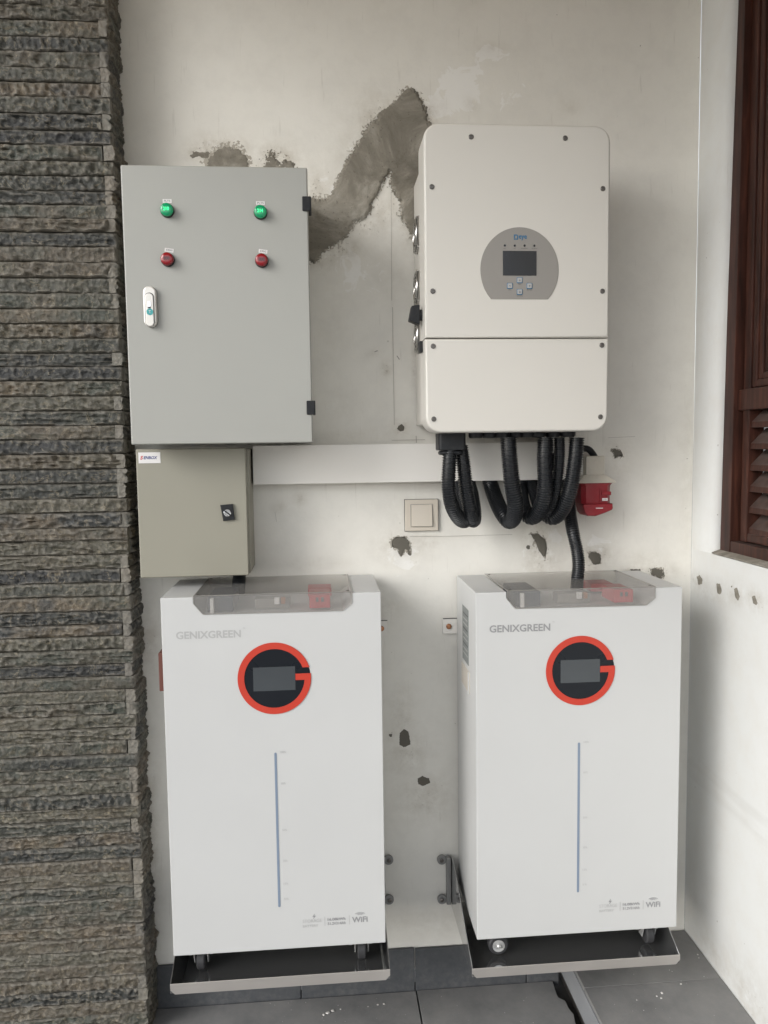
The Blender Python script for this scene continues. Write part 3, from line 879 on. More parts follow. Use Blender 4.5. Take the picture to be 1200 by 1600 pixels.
# ------------------------------------------------------------------ small beige box
sx0, sz1 = -.4276, .0048 + H
sx1, sz0 = sx0 + .2582, sz1 - .3045
sb = thing('junction_box', ((sx0 + sx1) / 2, -.075, sz0), 'small olive beige steel box with black lock below the large cabinet', 'box')
MB().box(sx0 + .004, sx1 - .001, -.1345, -.004, sz0 + .003, sz1 - .003, .002).build('body', M['cabinet_beige'], sb)
MB().box(sx0, sx1 - .004, -.1502, -.1355, sz0, sz1, .003, 3).build('door', M['cabinet_beige'], sb)
lx, lz = -.219, 1.330
lk = MB().poly_prism([(lx - .0165, lz + .0185), (lx - .0105, lz - .0195), (lx + .0165, lz - .0165), (lx + .0125, lz + .0205)][::-1], 'Y', -.1575, -.1504, .0015, 2).build('lock', M['black_plastic'], sb)
MB().lathe((lx, -.1576, lz), 'Y', [(.0088, 0), (.0088, .0022), (.0078, .0030), (.0062, .0030), (.0055, .0012)], 28).build('lock_barrel', M['chrome'], lk)
bb = MB()
for a in (0.9,):
    c_, s_ = math.cos(a), math.sin(a)
    bb.poly_prism([(lx + p * -s_ - q * c_, lz + p * c_ - q * s_) for p, q in ((-.0088, -.0014), (.0088, -.0014), (.0088, .0014), (-.0088, .0014))], 'Y', -.1612, -.1608)
bb.build('key_slot', M['black_plastic'], lk)
p0, p1 = at(216, 707, Y=-.1502), at(251, 723.5, Y=-.1502)
st = MB().poly_prism([(p0.x, p1.z), (p1.x, p1.z), (p1.x, p0.z), (p0.x, p0.z)], 'Y', -.1510, -.1503).build('brand_sticker', M['sticker_white'], sb)
wS = (p1.x - p0.x)
text('sticker_text', 'S', M['sticker_red'], st, p0.x + wS * .08, (p0.z + p1.z) / 2 - .004, -.1513, .011, bold=.0004, shear=.25, width=wS * .14, h=.0085)
text('sticker_text', 'ENBOX', M['sticker_navy'], st, p0.x + wS * .235, (p0.z + p1.z) / 2 - .0035, -.1513, .011, bold=.0003, shear=.25, width=wS * .63, h=.0072)

# ------------------------------------------------------------------ inverter
ix0, iz1 = .2442, .7171 + H
ix1, iz0 = ix0 + .4265, iz1 - .6846
inv = thing('inverter', ((ix0 + ix1) / 2, -.12, iz0), 'tall cream white solar inverter with round grey display panel on the wall', 'inverter')
ZS = 1.7235
def split_cover(zlo, zhi, top):
    pts = []
    r = .036
    full = rrect(ix0, ix1, iz0, iz1, r, 10)
    if top: pts = [p for p in full if p[1] > ZS] ; pts = [(ix1, ZS + .0009)] + pts + [(ix0, ZS + .0009)]
    else: pts = [p for p in full if p[1] < ZS]; k = max(range(len(pts)), key=lambda i: pts[i][0] * 0 + (pts[i][0] < (ix0 + ix1) / 2) * 0)
    return pts
full = rrect(ix0, ix1, iz0, iz1, .036, 10)
up = [p for p in full if p[1] > ZS]
lo_ = [p for p in full if p[1] < ZS]
up = [(ix1, ZS + .0010)] + up + [(ix0, ZS + .0010)]
# the outline starts at the lower right corner and runs anticlockwise; the lower part wraps round, so reorder it
rl = [p for p in lo_ if p[0] > (ix0 + ix1) / 2]; ll = [p for p in lo_ if p[0] <= (ix0 + ix1) / 2]
lo2 = [(ix0, ZS - .0010)] + ll + rl + [(ix1, ZS - .0010)]
MB().poly_prism(up, 'Y', -.245, -.150, .006, 3).build('front_cover', M['inverter_white'], inv)
MB().poly_prism(lo2, 'Y', -.2448, -.150, .006, 3).build('lower_cover', M['inverter_white'], inv)
MB().box(ix0 + .006, ix1 - .006, -.149, -.012, iz0 + .022, iz1 - .062, .004).build('heat_sink_body', M['inverter_white'], inv)
for x_, z_ in ((.351, 2.165), (.565, 2.166), (.262, 2.056), (.653, 2.057), (.262, 1.828), (.654, 1.829), (.262, 1.706), (.654, 1.707), (.262, 1.542), (.652, 1.543)):
    sc = MB().lathe((x_, -.2449, z_), 'Y', [(.0058, 0), (.0058, .0012), (.0046, .0022), (.0026, .0022), (.0022, .0008)], 18).build('screw', M['screw'], inv)
# round display panel, cut flat below
dc = (.461, 1.8755)
pts = []
for i in range(61):
    a = R(-43.5 + (267) * i / 60)
    pts.append((dc[0] + .0905 * math.cos(a), dc[1] + .0945 * math.sin(a)))
pn = MB().poly_prism(pts, 'Y', -.2462, -.2445, .0006, 1).build('display_panel', M['panel_grey'], inv)
MB().box(.422, .4995, -.2472, -.2463, 1.863, 1.9175, .0003, 1).build('screen', M['screen_black'], pn)
for k in range(4):
    MB().lathe((.4267 + k * .0226, -.2463, 1.9292), 'Y', [(.0025, 0), (.0025, .0006)], 14).build('status_led', M['screen_black'], pn)
    text('led_caption', ('DC', 'AC', 'NORMAL', 'ALARM')[k], M['print_dark'], pn, .4267 + k * .0226, 1.9222, -.2466, .004, 'CENTER', h=.0018)
for (bx, bz), cap in zip(((.4608, 1.8525), (.4382, 1.840), (.4835, 1.840), (.4608, 1.8265)), ('UP', 'ESC', 'ENTER', 'DOWN')):
    bt = MB().poly_prism(rrect(bx - .0066, bx + .0066, bz - .0066, bz + .0066, .0015, 3), 'Y', -.2472, -.2463, .0004, 1).build('button', M['logo_blue'], pn)
    MB().poly_prism(rrect(bx - .0056, bx + .0052, bz - .0050, bz + .0056, .0012, 3), 'Y', -.2480, -.2473, .0003, 1).build('button_face', M['print_light'], bt)
    text('button_caption', cap, M['print_dark'], bt, bx, bz - .0098, -.2466, .004, 'CENTER', h=.0020)
    text('button_symbol', {'UP': '^', 'ESC': '<', 'ENTER': 'v', 'DOWN': '='}[cap], M['print_dark'], bt, bx, bz - .0022, -.2483, .008, 'CENTER', h=.004)
lg = MB()
lg.box(.4475, .4570, -.2468, -.2463, 1.9425, 1.9448); lg.box(.4475, .4497, -.2468, -.2463, 1.9460, 1.9512)
lg.box(.4475, .4552, -.2468, -.2463, 1.9514, 1.9535); lg.poly_prism([(.4548, 1.9450), (.4570, 1.9450), (.4575, 1.9505), (.4554, 1.9533), (.4553, 1.9505)], 'Y', -.2468, -.2463)
lg.build('logo_letter', M['logo_blue'], pn)
text('logo_letters', 'eye', M['logo_blue'], pn, .4588, 1.9408, -.2466, .012, bold=.00025, width=.0185, h=.0112)
# fans on the left flank
for fz in (1.995, 1.868, 1.752):
    fy = -.078; xw = ix0 + .0055
    fan = MB().lathe((xw, fy, fz), 'X', [(.044, -.002), (.044, .003), (.041, .0045), (.0385, .003), (.038, -.002)], 32, cap=False).build('fan', M['steel'], inv)
    MB().lathe((xw, fy, fz), 'X', [(.0375, -.001), (.0375, .0004)], 28).build('fan_opening', M['print_dark'], fan)
    g = MB()
    for r_ in (.012, .021, .030, .037):
        pp = [(xw - .006, fy + r_ * math.cos(2 * math.pi * i / 28), fz + r_ * math.sin(2 * math.pi * i / 28)) for i in range(29)]
        g.tube(pp, .0011, 6)
    for a in (45, 135, 225, 315):
        c_, s_ = math.cos(R(a)), math.sin(R(a))
        g.tube([(xw - .006, fy + .004 * c_, fz + .004 * s_), (xw - .006, fy + .040 * c_, fz + .040 * s_), (xw - .004, fy + .049 * c_, fz + .049 * s_), (xw + .001, fy + .051 * c_, fz + .051 * s_)], .0014, 6)
    g.build('fan_grille', M['steel'], fan)
# rotary switch and latch on the flank
kn = MB()
kn.lathe((ix0, -.192, 1.7835), 'X', [(.013, -.001), (.013, .006)], 24)
kn.poly_prism([(ix0 - .0065, 1.806), (ix0 - .0255, 1.803), (ix0 - .0320, 1.770), (ix0 - .0065, 1.760)], 'Y', -.206, -.180, .002, 2, False)
kn.build('rotary_switch', M['black_plastic'], inv)
MB().box(ix0 - .0075, ix0 - .0005, -.205, -.175, 1.698, 1.723, .0012, 2).build('latch', M['black_plastic'], inv)
# cable glands under the inverter
gl = MB()
gl.poly_prism(rrect(.2825, .348, -.185, -.125, .008, 4), 'Z', 1.470, iz0 + .020, .003, 2)
gl.poly_prism(rrect(.2865, .344, -.181, -.129, .014, 4), 'Z', 1.4585, 1.4697, .006, 3)
gl.build('cable_gland', M['black_plastic'], inv)
for gx, gy, r_ in ((.3735, -.17, .017), (.4065, -.165, .017), (.4385, -.17, .018), (.4715, -.165, .017), (.4985, -.17, .015), (.527, -.160, .021), (.5665, -.155, .017), (.6035, -.155, .019)):
    MB().lathe((gx, gy, iz0 - .012), 'Z', [(r_ * .86, 0), (r_, .004), (r_, .012), (r_ * .9, .0125), (r_ * .9, .036)], 20).build('cable_gland', M['black_plastic'], inv)
MB().box(.362, .512, -.19, -.13, iz0 + .002, iz0 + .022, .003).build('gland_plate', M['black_plastic'], inv)

# ------------------------------------------------------------------ white cable trunking
trk = thing('cable_trunking', (.25, -.025, 1.391), 'white plastic cable trunking running along the wall below the inverter', 'trunking')
MB().box(-.1655, .678, -.0495, -.003, 1.391, 1.487, .0012, 1).build('channel', M['trunking_white'], trk)
MB().box(-.1653, .6785, -.0525, -.0497, 1.3905, 1.4875, .0012, 2).build('lid', M['trunking_white'], trk)

# ------------------------------------------------------------------ black corrugated conduits
def catmull(P, step):
    P = [Vector(p) for p in P]
    Q = [P[0] * 2 - P[1]] + P + [P[-1] * 2 - P[-2]]
    dense = []
    for i in range(1, len(Q) - 2):
        a, b_, c, d = Q[i - 1], Q[i], Q[i + 1], Q[i + 2]
        for k in range(40):
            t = k / 40
            dense.append(.5 * ((2 * b_) + (c - a) * t + (2 * a - 5 * b_ + 4 * c - d) * t * t + (3 * b_ - a - 3 * c + d) * t ** 3))
    dense.append(P[-1])
    L = [0]
    for i in range(1, len(dense)): L.append(L[-1] + (dense[i] - dense[i - 1]).length)
    n = int(L[-1] / step); out = []; j = 0
    for k in range(n + 1):
        s = k * step
        while j < len(L) - 2 and L[j + 1] < s: j += 1
        t = (s - L[j]) / max(1e-9, L[j + 1] - L[j])
        out.append(dense[j].lerp(dense[j + 1], min(1, t)))
    return out

def conduit(path, r, label):
    pts = catmull([at(x, y, Y=Y) for x, y, Y in path], .00142)
    pat = (1, 1.0, .85, .85)
    rad = [r * pat[i % 4] for i in range(len(pts))]
    o = MB().tube(pts, rad, 14).build('corrugated_conduit', M['conduit_black'], None, angle=50)
    tag(o, label, 'conduit', 'black corrugated conduits under the inverter')
    return o
conduit([(704, 697, -.165), (702, 725, -.168), (701, 760, -.166), (706, 790, -.155), (718, 811, -.130), (728, 813, -.105), (728, 797, -.085), (721, 772, -.060), (716, 757, -.040), (716, 744, -.028)], .0178,
        'leftmost of the two looped black conduits hanging from the large square gland')
conduit([(720, 697, -.145), (724, 725, -.148), (728, 760, -.146), (733, 790, -.138), (737, 811, -.115), (741, 812, -.098), (741, 797, -.085), (737, 772, -.060), (733, 757, -.040), (733, 744, -.028)], .0178,
        'right one of the two looped black conduits hanging from the large square gland')
conduit([(794, 684, -.17), (796, 715, -.172), (800, 755, -.168), (805, 785, -.158), (803, 808, -.135), (795, 814, -.112), (785, 802, -.092), (776, 784, -.062), (769, 764, -.036), (764, 747, -.026)], .0202,
        'black looped conduit hanging alone below the middle of the inverter')
conduit([(852, 684, -.160), (851, 715, -.162), (852, 755, -.160), (849, 782, -.152), (840, 802, -.132), (829, 808, -.112), (819, 797, -.094), (814, 780, -.060), (813, 762, -.034), (813, 744, -.028)], .0200,
        'black looped conduit just right of the single middle loop')
conduit([(874, 684, -.155), (874, 715, -.150), (870, 755, -.142), (865, 780, -.132), (856, 800, -.115), (848, 803, -.100), (840, 790, -.088), (835, 772, -.062), (830, 757, -.040), (828, 744, -.028)], .0140,
        'thinner black looped conduit between two thick ones on the right')
conduit([(901, 684, -.155), (899, 715, -.156), (893, 755, -.150), (886, 780, -.142), (876, 800, -.126), (864, 809, -.110), (854, 803, -.094), (849, 784, -.060), (847, 763, -.034), (847, 744, -.028)], .0192,
        'rightmost black looped conduit hanging below the right end of the inverter')
dn = conduit([(886, 744, -.028), (888, 770, -.045), (891, 805, -.070), (896, 835, -.095), (902, 862, -.105), (904, 885, -.115), (902, 905, -.125), (901, 922, -.135)], .0165,
        'black conduit running down the wall into the top of the right battery')
tag(dn, group='black conduits entering the batteries')
cl = conduit([(372, 878, -.080), (374, 897, -.085), (373, 912, -.10), (372, 925, -.12)], .0165, 'short black conduit from the beige box into the left battery')
tag(cl, group='black conduits entering the batteries')
arc = MB()
pts = catmull([at(895, 726, Y=-.045), at(906, 704, Y=-.045), at(919, 702, Y=-.042), at(930, 716, Y=-.038), at(934, 735, Y=-.036)], .003)
tag(arc.tube(pts, .0085, 12).build('cable', M['black_plastic']), 'black cable arching from the trunking end to the red socket', 'cable')
lg = thing('data_logger', at(866, 740, Y=-.10), 'small black stick with silver label hanging among the conduits', 'data logger')
a, b_ = at(859, 708, Y=-.10), at(871, 735, Y=-.10)
MB().box(a.x, b_.x, -.112, -.092, b_.z, a.z, .003).build('housing', M['black_plastic'], lg)
a2 = at(860, 676, Y=-.10); b2 = at(869, 707, Y=-.10)
MB().box(a2.x, b2.x, -.110, -.094, b2.z, a2.z, .002).build('silver_label', M['steel'], lg)

# ------------------------------------------------------------------ red industrial socket
rs = thing('industrial_socket', (.70, -.04, 1.30), 'red hooded industrial socket on a cream wall box at the trunking end', 'socket')
MB().box(.678, .7275, -.075, -.003, 1.392, 1.450, .003, 2).build('wall_box', M['box_cream'], rs)
b = MB()
V = [(.672, -.078, 1.402), (.7285, -.078, 1.402), (.7285, -.030, 1.402), (.672, -.030, 1.402), (.655, -.092, 1.386), (.7485, -.092, 1.386), (.7485, -.020, 1.386), (.655, -.020, 1.386),
     (.653, -.094, 1.382), (.7505, -.094, 1.382), (.7505, -.018, 1.382), (.653, -.018, 1.382)]
Fc = [(0, 1, 2, 3), (0, 4, 5, 1), (1, 5, 6, 2), (2, 6, 7, 3), (3, 7, 4, 0), (4, 8, 9, 5), (5, 9, 10, 6), (6, 10, 11, 7), (7, 11, 8, 4), (8, 11, 10, 9)]
b.raw(V, Fc); bmesh.ops.recalc_face_normals(b.bm, faces=b.bm.faces[:])
b.build('flange', M['box_cream'], rs)
b = MB()
V = [(.6555, -.092, 1.3815), (.7490, -.092, 1.3815), (.7490, -.022, 1.3815), (.6555, -.022, 1.3815)]
rings = [(.659, .7455, -.0905, -.024, 1.3812), (.6640, .7400, -.088, -.026, 1.374), (.6640, .7395, -.088, -.027, 1.352), (.6650, .7400, -.088, -.028, 1.330), (.6655, .7410, -.086, -.030, 1.324)]
vs = []
for x0, x1, y0, y1, z_ in rings:
    c = .010
    vs.append([(x0 + c, y0, z_), (x1 - c, y0, z_), (x1, y0 + c, z_), (x1, y1, z_), (x0, y1, z_), (x0, y0 + c, z_)])
Vf, Ff = [], []
for r_ in vs: Vf += r_
for k in range(len(vs) - 1):
    for i in range(6):
        j = (i + 1) % 6
        Ff.append((k * 6 + i, k * 6 + j, k * 6 + 6 + j, k * 6 + 6 + i))
Ff.append((0, 1, 2, 3, 4, 5)); Ff.append(tuple(range(len(Vf) - 6, len(Vf))))
b.raw(Vf, Ff); bmesh.ops.recalc_face_normals(b.bm, faces=b.bm.faces[:])
b.build('socket_body', M['socket_red'], rs)
lid = MB().poly_prism([(.6645, 1.3290), (.6645, 1.3235), (.6700, 1.3060), (.6770, 1.2985), (.6970, 1.2975), (.7200, 1.3045), (.7400, 1.3125), (.7430, 1.3170), (.7420, 1.3290)], 'Y', -.0955, -.030, .004, 2).build('lid', M['socket_red'], rs)
MB().box(.7160, .7300, -.0905, -.0880, 1.3360, 1.3430, .0004, 1).build('maker_plate', M['sticker_white'], rs)
text('plate_text', '32A', M['print_dark'], rs, .723, 1.338, -.0908, .005, 'CENTER', h=.0032)
MB().box(.697, .7155, -.0963, -.0956, 1.3172, 1.3190).build('print_line', M['sticker_white'], rs)
MB().box(.714, .7385, -.0925, -.0882, 1.3500, 1.3600, .002).build('hinge', M['socket_red'], rs)
MB().box(.7085, .7125, -.0915, -.0882, 1.332, 1.366, .001).build('rib', M['socket_red'], rs)
MB().lathe((.651, -.002, 1.352), 'Y', [(.0035, 0), (.0035, .002), (.002, .003)], 12).build('fixing_screw', M['print_dark'], rs)

# ------------------------------------------------------------------ light switch
p0, p1 = at(632.5, 781, Y=-.008), at(685, 829, Y=-.008)
sw = thing('light_switch', ((p0.x + p1.x) / 2, -.004, p1.z), 'cream square light switch with a dark edge on the wall', 'light switch')
MB().box(p0.x, p1.x, -.0095, -.0025, p1.z, p0.z, .002, 3).build('frame', M['switch_cream'], sw)
cxs, czs = (p0.x + p1.x) / 2, (p0.z + p1.z) / 2
MB().box(cxs - .0295, cxs + .0295, -.0100, -.0096, czs - .0305, czs + .0295).build('frame_groove', M['pencil'], sw)
MB().poly_prism([(-.0100, czs - .0285), (-.0165, czs - .0285), (-.0125, czs + .0280), (-.0100, czs + .0280)], 'X', cxs - .0275, cxs + .0275, .0015, 2, False).build('rocker', M['switch_cream'], sw)
MB().box(p0.x - .001, p1.x + .001, -.0026, -.0016, p1.z - .0012, p0.z + .001).build('dark_seam', M['pen'], sw)  # dark rim showing just outside the switch frame

# ------------------------------------------------------------------ batteries
BW, BH, BY = .4928, .8391, -.2704
NOTCH = [(.0725, 0), (.0725, -.0150), (.0930, -.0400), (.4060, -.0410), (.4270, -.0240), (.4270, 0)]
def battery(x0, zt, left, label):
    zb = zt - BH
    bt = thing('battery', (x0 + BW / 2, -.14, zb), label, 'battery', 'white home batteries on steel trays')
    out = [(x0, zb), (x0 + BW, zb), (x0 + BW, zt)] + [(x0 + a, zt + c) for a, c in reversed(NOTCH)] + [(x0, zt)]
    MB().poly_prism(out, 'Y', BY, -.020, .0022, 2, False).build('casing', M['battery_white'], bt)
    # smoked cover over the terminal bay: front drop plate and top plate
    cv = [(x0 + a, zt + c) for a, c in NOTCH[1:-1]]
    i_ = .0012
    fr = [(x0 + NOTCH[0][0] + i_, zt + .0030), (x0 + NOTCH[0][0] + i_, zt - .0152), (x0 + .0934, zt - .0390), (x0 + .4056, zt - .0400), (x0 + .4258, zt - .0236), (x0 + .4258, zt + .0030)]
    MB().poly_prism(fr, 'Y', BY - .0015, BY + .0010, .0006, 1).build('terminal_cover', M['smoked_cover'], bt)
    MB().box(x0 + NOTCH[0][0] + i_, x0 + .4258, BY + .0012, -.024, zt + .0006, zt + .0030, .0006, 1).build('terminal_cover', M['smoked_cover'], bt)
    ed = MB()                                             # dark rim line where the cover meets the casing
    loop = [(fr[i][0], BY - .0017, fr[i][1]) for i in range(6)]
    ed.tube(loop, .0008, 6)
    ed.tube([(fr[0][0], BY, zt + .0030), (fr[0][0], -.024, zt + .0030)], .0008, 6)
    ed.tube([(fr[5][0], BY, zt + .0030), (fr[5][0], -.024, zt + .0030)], .0008, 6)
    ed.tube([(fr[0][0], BY - .0015, zt + .0030), (fr[5][0], BY - .0015, zt + .0030)], .0007, 6)
    ed.build('cover_rim', M['panel_grey'], bt)
    for a, b__ in ((.082, -.2585), (.418, -.2585), (.082, -.040), (.418, -.040)):
        MB().lathe((x0 + a, b__, zt + .0031), 'Z', [(.0032, 0), (.0032, .0012), (.002, .0018)], 12).build('cover_screw', M['screw'], bt)
    # what stands in the bay
    zf = zt - .0395
    MB().box(x0 + .100, x0 + .158, -.252, -.120, zf, zt - .005, .002).build('terminal', M['terminal_blue'], bt)
    MB().box(x0 + .108, x0 + .116, -.264, -.2525, zf, zt - .006, .001).build('terminal_clip', M['sticker_white'], bt)
    MB().box(x0 + .330, x0 + .378, -.262, -.180, zf + .004, zt - .004, .003).build('terminal', M['terminal_red'], bt)
    MB().box(x0 + .325, x0 + .383, -.120, -.060, zf + .004, zt - .014, .003).build('terminal', M['terminal_red'], bt)
    for q in range(2): MB().box(x0 + .345 + q * .012, x0 + .351 + q * .012, -.2635, -.2615, zt - .020, zt - .010).build('terminal_mark', M['print_dark'], bt)
    MB().box(x0 + .205, x0 + .285, -.230, -.190, zf, zt - .016, .002).build('breaker', M['panel_grey'], bt)
    MB().box(x0 + .250, x0 + .262, -.240, -.2305, zf + .012, zt - .012, .001).build('breaker_toggle', M['sticker_white'], bt)
    MB().box(x0 + .265, x0 + .275, -.240, -.2305, zf + .012, zt - .012, .001).build('breaker_toggle', M['copper_bolt'], bt)
    # lettering
    text('brand_lettering', 'GENIXGREEN', M['print_grey'] if not left else M['print_light'], bt, x0 + .032, zt - .0945, BY - .0004, .024, bold=.0006, width=.1435, h=.0175, rot=.0)
    text('trade_mark', 'TM', M['print_light'], bt, x0 + .180, zt - .076, BY - .0004, .006, width=.005)
    # G-shaped ring with the screen
    gx, gz = x0 + .2480, zt - .1915
    Ro, Ri = .0828, .0680
    dk = MB().lathe((gx, BY, gz), 'Y', [(Ro - .0012, -.001), (Ro - .0012, .0006)], 72).build('emblem_disc', M['emblem_black'], bt)
    pts = []
    a0, a1 = math.asin(.0235 / Ro), 2 * math.pi - math.asin(-.0080 / Ro)
    a1 = 2 * math.pi + math.asin(.0092 / Ro)
    n_ = 84
    for i in range(n_ + 1):
        a = a0 + (a1 - a0) * i / n_
        pts.append((gx + Ro * math.cos(a), gz + Ro * math.sin(a)))
    pts.append((gx + .0475, gz + .0092)); pts.append((gx + .0475, gz - .0056))
    b0 = math.asin(.0235 / Ri); b1 = 2 * math.pi - math.asin(.0056 / Ri)
    for i in range(n_ + 1):
        a = b1 - (b1 - b0) * i / n_
        pts.append((gx + Ri * math.cos(a), gz + Ri * math.sin(a)))
    MB().poly_prism(pts, 'Y', BY - .0018, BY - .0007).build('ring_emblem', M['emblem_red'], bt)
    MB().box(gx - .0478, gx + .0470, BY - .0014, BY - .0007, gz - .0285, gz + .0265, .0002, 1).build('screen', M['screen_glass'], bt)
    # charge indicator and its scale
    zl0, zl1 = zt - .7350, zt - .3650
    MB().poly_prism(rrect(x0 + .2430, x0 + .2485, zl0, zl1, .0027, 4), 'Y', BY - .0007, BY + .001).build('charge_bar', M['led_strip_blue'], bt)
    for s_ in (100, 80, 50, 30, 15, 5):
        text('scale_mark', '%d%%' % s_, M['print_light'], bt, x0 + .257, zl0 + (zl1 - zl0) * s_ / 100 - .002, BY - .0004, .007, width=.0125 if s_ == 100 else .0105, h=.0048)
    # small print at the lower right
    bz = zt - .7780
    text('small_print', 'STORAGE', M['print_light'], bt, x0 + .299, bz + .0005, BY - .0004, .011, width=.044, h=.0080)
    text('small_print', 'BATTERY', M['print_light'], bt, x0 + .299, bz - .0105, BY - .0004, .009, bold=.0002, width=.036, h=.0058)
    MB().poly_prism([(x0 + .3270, bz + .0215), (x0 + .3215, bz + .0140), (x0 + .3250, bz + .0145), (x0 + .3235, bz + .0085), (x0 + .3300, bz + .0165), (x0 + .3262, bz + .0160)], 'Y', BY - .0006, BY + .0005).build('lightning_mark', M['print_grey'], bt)
    for dxx in (.3500, .4075): MB().box(x0 + dxx, x0 + dxx + .0010, BY - .0005, BY + .0005, bz - .010, bz + .0125).build('divider', M['print_light'], bt)
    text('small_print', '16.08kWh', M['print_grey'], bt, x0 + .3570, bz + .0018, BY - .0004, .010, bold=.0004, width=.0420, h=.0072)
    text('small_print', '51.2V314Ah', M['print_grey'], bt, x0 + .3570, bz - .0085, BY - .0004, .010, bold=.0003, width=.0420, h=.0070)
    text('wifi_lettering', 'WiFi', M['print_grey'], bt, x0 + .4140, bz - .0062, BY - .0004, .016, bold=.0005, width=.0370, h=.0140)
    wf = MB()
    wx, wz = x0 + .4330, bz + .0105
    for r_, t_ in ((.0045, .0018), (.0085, .0018), (.0125, .0018)):
        pp = [(wx + (r_ + t_) * 1.0 * math.cos(R(a)), wz + (r_ + t_) * .55 * math.sin(R(a))) for a in range(35, 146, 10)] + [(wx + r_ * math.cos(R(a)), wz + r_ * .55 * math.sin(R(a))) for a in range(145, 34, -10)]
        wf.poly_prism(pp, 'Y', BY - .0006, BY + .0005)
    wf.build('wifi_symbol', M['print_grey'], bt)
    # left flank: data label and grip recess
    if left:
        MB().box(x0 - .0185, x0 - .0005, -.225, -.120, zt - .2260, zt - .1360, .002).build('side_grip', M['handle_brown_reflection'], bt)
    else:
        sl = MB().box(x0 - .0008, x0 + .001, -.182, -.104, zt - .1965, zt - .060).build('data_label', M['side_label'], bt)
        for k_ in range(9):
            MB().box(x0 - .0012, x0 - .0009, -.176 + .004 * (k_ % 2), -.112, zt - .078 - .0125 * k_, zt - .0755 - .0125 * k_).build('print_line', M['print_light'] if k_ % 3 else M['print_dark'], sl)
        rc = MB().box(x0 - .0016, x0 + .001, -.196, -.092, zt - .262, zt - .209, .001).build('side_grip', M['recess_cream'], bt)
        MB().box(x0 - .0040, x0 - .0017, -.196, -.187, zt - .262, zt - .209, .001).build('grip_lip', M['battery_white'], rc)
    # castors under the box
    for cxx, kind in ((.058, 0), (.437, 1)):
        cx_ = x0 + cxx; top = zb; fl = zb - .060
        ca = MB().box(cx_ - .020, cx_ + .020, -.252, -.208, top - .004, top - .0005, .001, 1).build('castor', M['zinc'], bt)
        if kind == 0 and not left:                         # turned sideways: the wheel shows its face
            MB().lathe((cx_, -.236, fl + .0255), 'Y', [(.020, -.010), (.0245, -.007), (.0245, .007), (.021, .010)], 30).build('wheel', M['rubber'], ca)
            MB().lathe((cx_, -.246, fl + .0255), 'Y', [(.0150, 0), (.0150, .0015), (.0105, .0022), (.0105, .0010)], 26).build('hub', M['zinc'], ca)
            MB().lathe((cx_, -.2475, fl + .0255), 'Y', [(.0052, 0), (.0052, .0045), (.0035, .006)], 14).build('axle_nut', M['zinc'], ca)
        else:
            for s_ in (-1, 1):
                MB().poly_prism([(-.250, top - .004), (-.212, top - .004), (-.218, fl + .018), (-.236, fl + .018)], 'X', cx_ + s_ * .0155 - .0012, cx_ + s_ * .0155 + .0012, .0006, 1).build('fork', M['zinc'], ca)
                MB().lathe((cx_ + s_ * .0240 - .002, -.228, fl + .0370), 'X', [(.0045, -.004), (.0045, .003), (.003, .005)], 12).build('bolt', M['zinc'], ca)
            MB().lathe((cx_ - .010, -.230, fl + .0255), 'X', [(.021, -.020), (.0245, -.017), (.0245, -.003), (.021, 0)], 28).build('wheel', M['rubber'], ca)
    # fixing tabs on the wall beside the box
    tabs = ((x0 + BW + .006, 1),) if left else ((x0 - .006, -1),)
    for tx, s_ in tabs:
        a, c = sorted((tx + s_ * .030, tx - s_ * .030))
        zt_ = at(700, 966, Y=-.006).z
        tb = MB().box(a, c, -.009, -.003, zt_ - .041, zt_, .0008, 1).build('fixing_tab', M['trunking_white'], bt)
        MB().box(a + .001, c, -.0096, -.0091, zt_ - .0012, zt_ + .0010).build('tab_gap', M['print_dark'], tb)
        MB().lathe((tx + s_ * .014, -.009, zt_ - .021), 'Y', [(.0072, 0), (.0072, .003), (.005, .0055), (.003, .0058)], 18).build('bolt', M['copper_bolt'], tb)
    return bt
bl = battery(-.3594, 1.1514, True, 'white battery with faint lettering standing below the two grey and beige cabinets')
br = battery(.3521, 1.1430, False, 'white battery below the inverter next to the right-hand wall')

# ------------------------------------------------------------------ stainless wall trays
def tray(x0, x1, zf, lip, gl_, gr_, label):
    yf = -.3050
    t = thing('steel_tray', ((x0 + x1) / 2, -.15, zf), label, 'tray', 'stainless trays carrying the batteries')
    MB().box(x0 + .002, x1 - .002, yf + .002, -.004, zf, zf + .002).build('pan', M['stainless'], t)
    # front lip with turned-in ends
    pp = [(x0 + .010, zf - .001), (x1 - .010, zf - .001), (x1, zf + .010), (x1, zf + lip), (x0, zf + lip), (x0, zf + .010)]
    MB().poly_prism(pp, 'Y', yf - .002, yf + .0005, .0010, 2).build('front_lip', M['brushed_edge'], t)
    for xx, s_ in ((x0, 1), (x1, -1)):
        zt_ = zf + lip
        tri = [(yf + .0006, zf + .001), (-.004, zf + .001), (-.004, gl_), (-.058, gl_), (yf + .0006, zt_)]
        MB().poly_prism(tri, 'X', *(sorted((xx, xx + s_ * .002))), .0006, 1).build('side_gusset', M['stainless'], t)
    return t
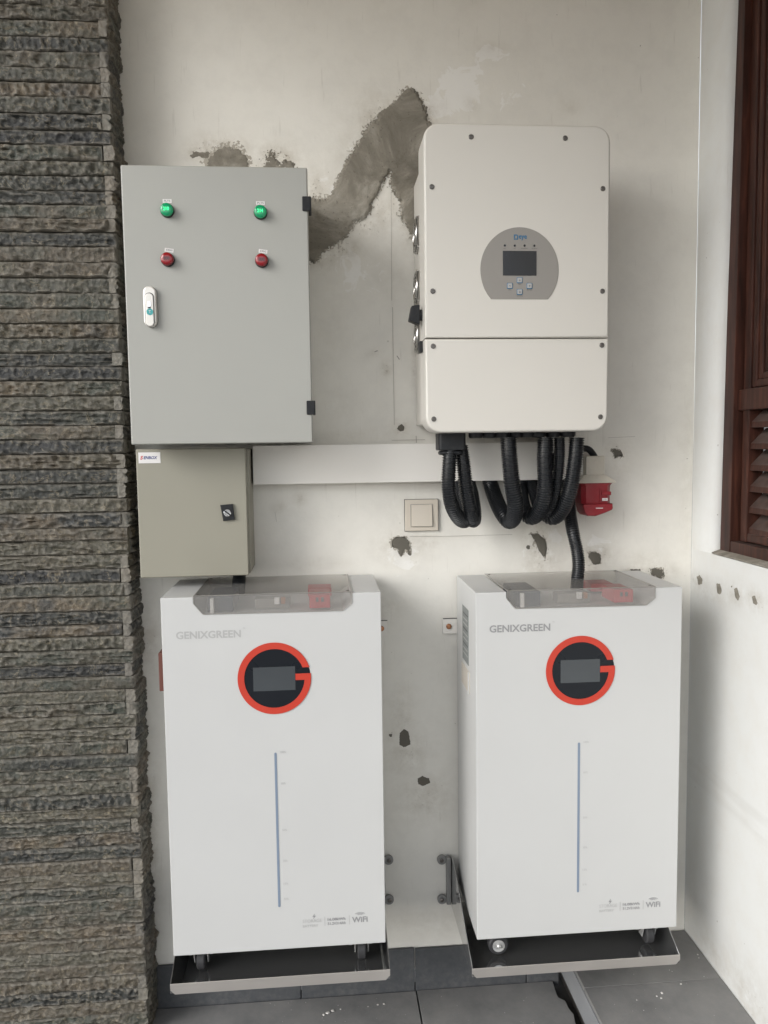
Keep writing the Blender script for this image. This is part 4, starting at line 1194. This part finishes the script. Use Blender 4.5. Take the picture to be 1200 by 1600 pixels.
def lugs(t, xe, s_, z0, z1):
    """slotted fixing ear beside the gusset, two rounded ends with bolts"""
    o = MB()
    w = .026
    pts = []
    o.box(*(sorted((xe, xe - s_ * .013))), -.022, -.0035, z0 + .002, z1 - .001, .003)
    for zz in (z0 + .012, z1 - .012):
        o.poly_prism([(xe - s_ * .0235 + .013 * math.cos(2 * math.pi * i / 24), zz + .013 * math.sin(2 * math.pi * i / 24)) for i in range(24)], 'Y', -.0112, -.0036, .0012, 2)
    e = o.build('fixing_ear', M['lug_metal'], t)
    for zz in (z0 + .012, z1 - .012):
        MB().lathe((xe - s_ * .0245, -.0113, zz), 'Y', [(.0055, 0), (.0055, .003), (.0035, .0045)], 14).build('bolt', M['screw'], e)
tl = tray(-.362, .140, 1.478 - 1.232, .0245, .380, .345, 'stainless steel tray under the battery beside the stone pillar')
lugs(tl, .1405, -1, .248, .384)
tr_ = tray(.333, .838, 1.478 - 1.2425, .0225, .375, .345, 'stainless steel tray under the battery beside the right-hand wall')
lugs(tr_, .3325, 1, .240, .376)

# ------------------------------------------------------------------ plaster crumbs on the floor
rng = random.Random(3)
b = MB()
spots = [(1034, 1552, .004), (1026, 1557, .003), (1033, 1560, .003), (1064, 1538, .003), (1100, 1526, .0015), (1046, 1516, .0015), (1050, 1518, .0015), (995, 1563, .002), (1006, 1579, .0015), (1090, 1492, .003), (1092, 1497, .002)]
for _ in range(26): spots.append((rng.uniform(930, 1130), rng.uniform(1520, 1598), rng.uniform(.0005, .0011)))
for px, py, r_ in spots:
    r_ *= .7
    p = at(px, py, Z=PLAT)
    if p.x > XR - .01 or p.x < .66: continue
    _v = bmesh.ops.create_icosphere(b.bm, subdivisions=1, radius=r_)['verts']
    for v in _v: v.co = Vector((v.co.x * rng.uniform(.8, 1.5), v.co.y * rng.uniform(.8, 1.5), v.co.z * .7)) + Vector((p.x, p.y, PLAT + r_ * .45))
spots = [(512, 1583, .006), (520, 1580, .005), (506, 1586, .004), (532, 1577, .003), (590, 1570, .003), (600, 1569, .003), (575, 1573, .002)]
for _ in range(30): spots.append((rng.uniform(420, 860), rng.uniform(1556, 1598), rng.uniform(.0005, .0013)))
for px, py, r_ in spots:
    r_ *= .75
    p = at(px, py, Z=0)
    if p.x > .55: continue
    _v = bmesh.ops.create_icosphere(b.bm, subdivisions=1, radius=r_)['verts']
    for v in _v: v.co = Vector((v.co.x * rng.uniform(.8, 1.8), v.co.y * rng.uniform(.8, 1.5), v.co.z * .5)) + Vector((p.x, p.y, r_ * .3))
tag(b.build('plaster_crumbs', M['chip_white']), 'scattered white plaster crumbs lying on the dark floor tiles', 'debris', kind='stuff')
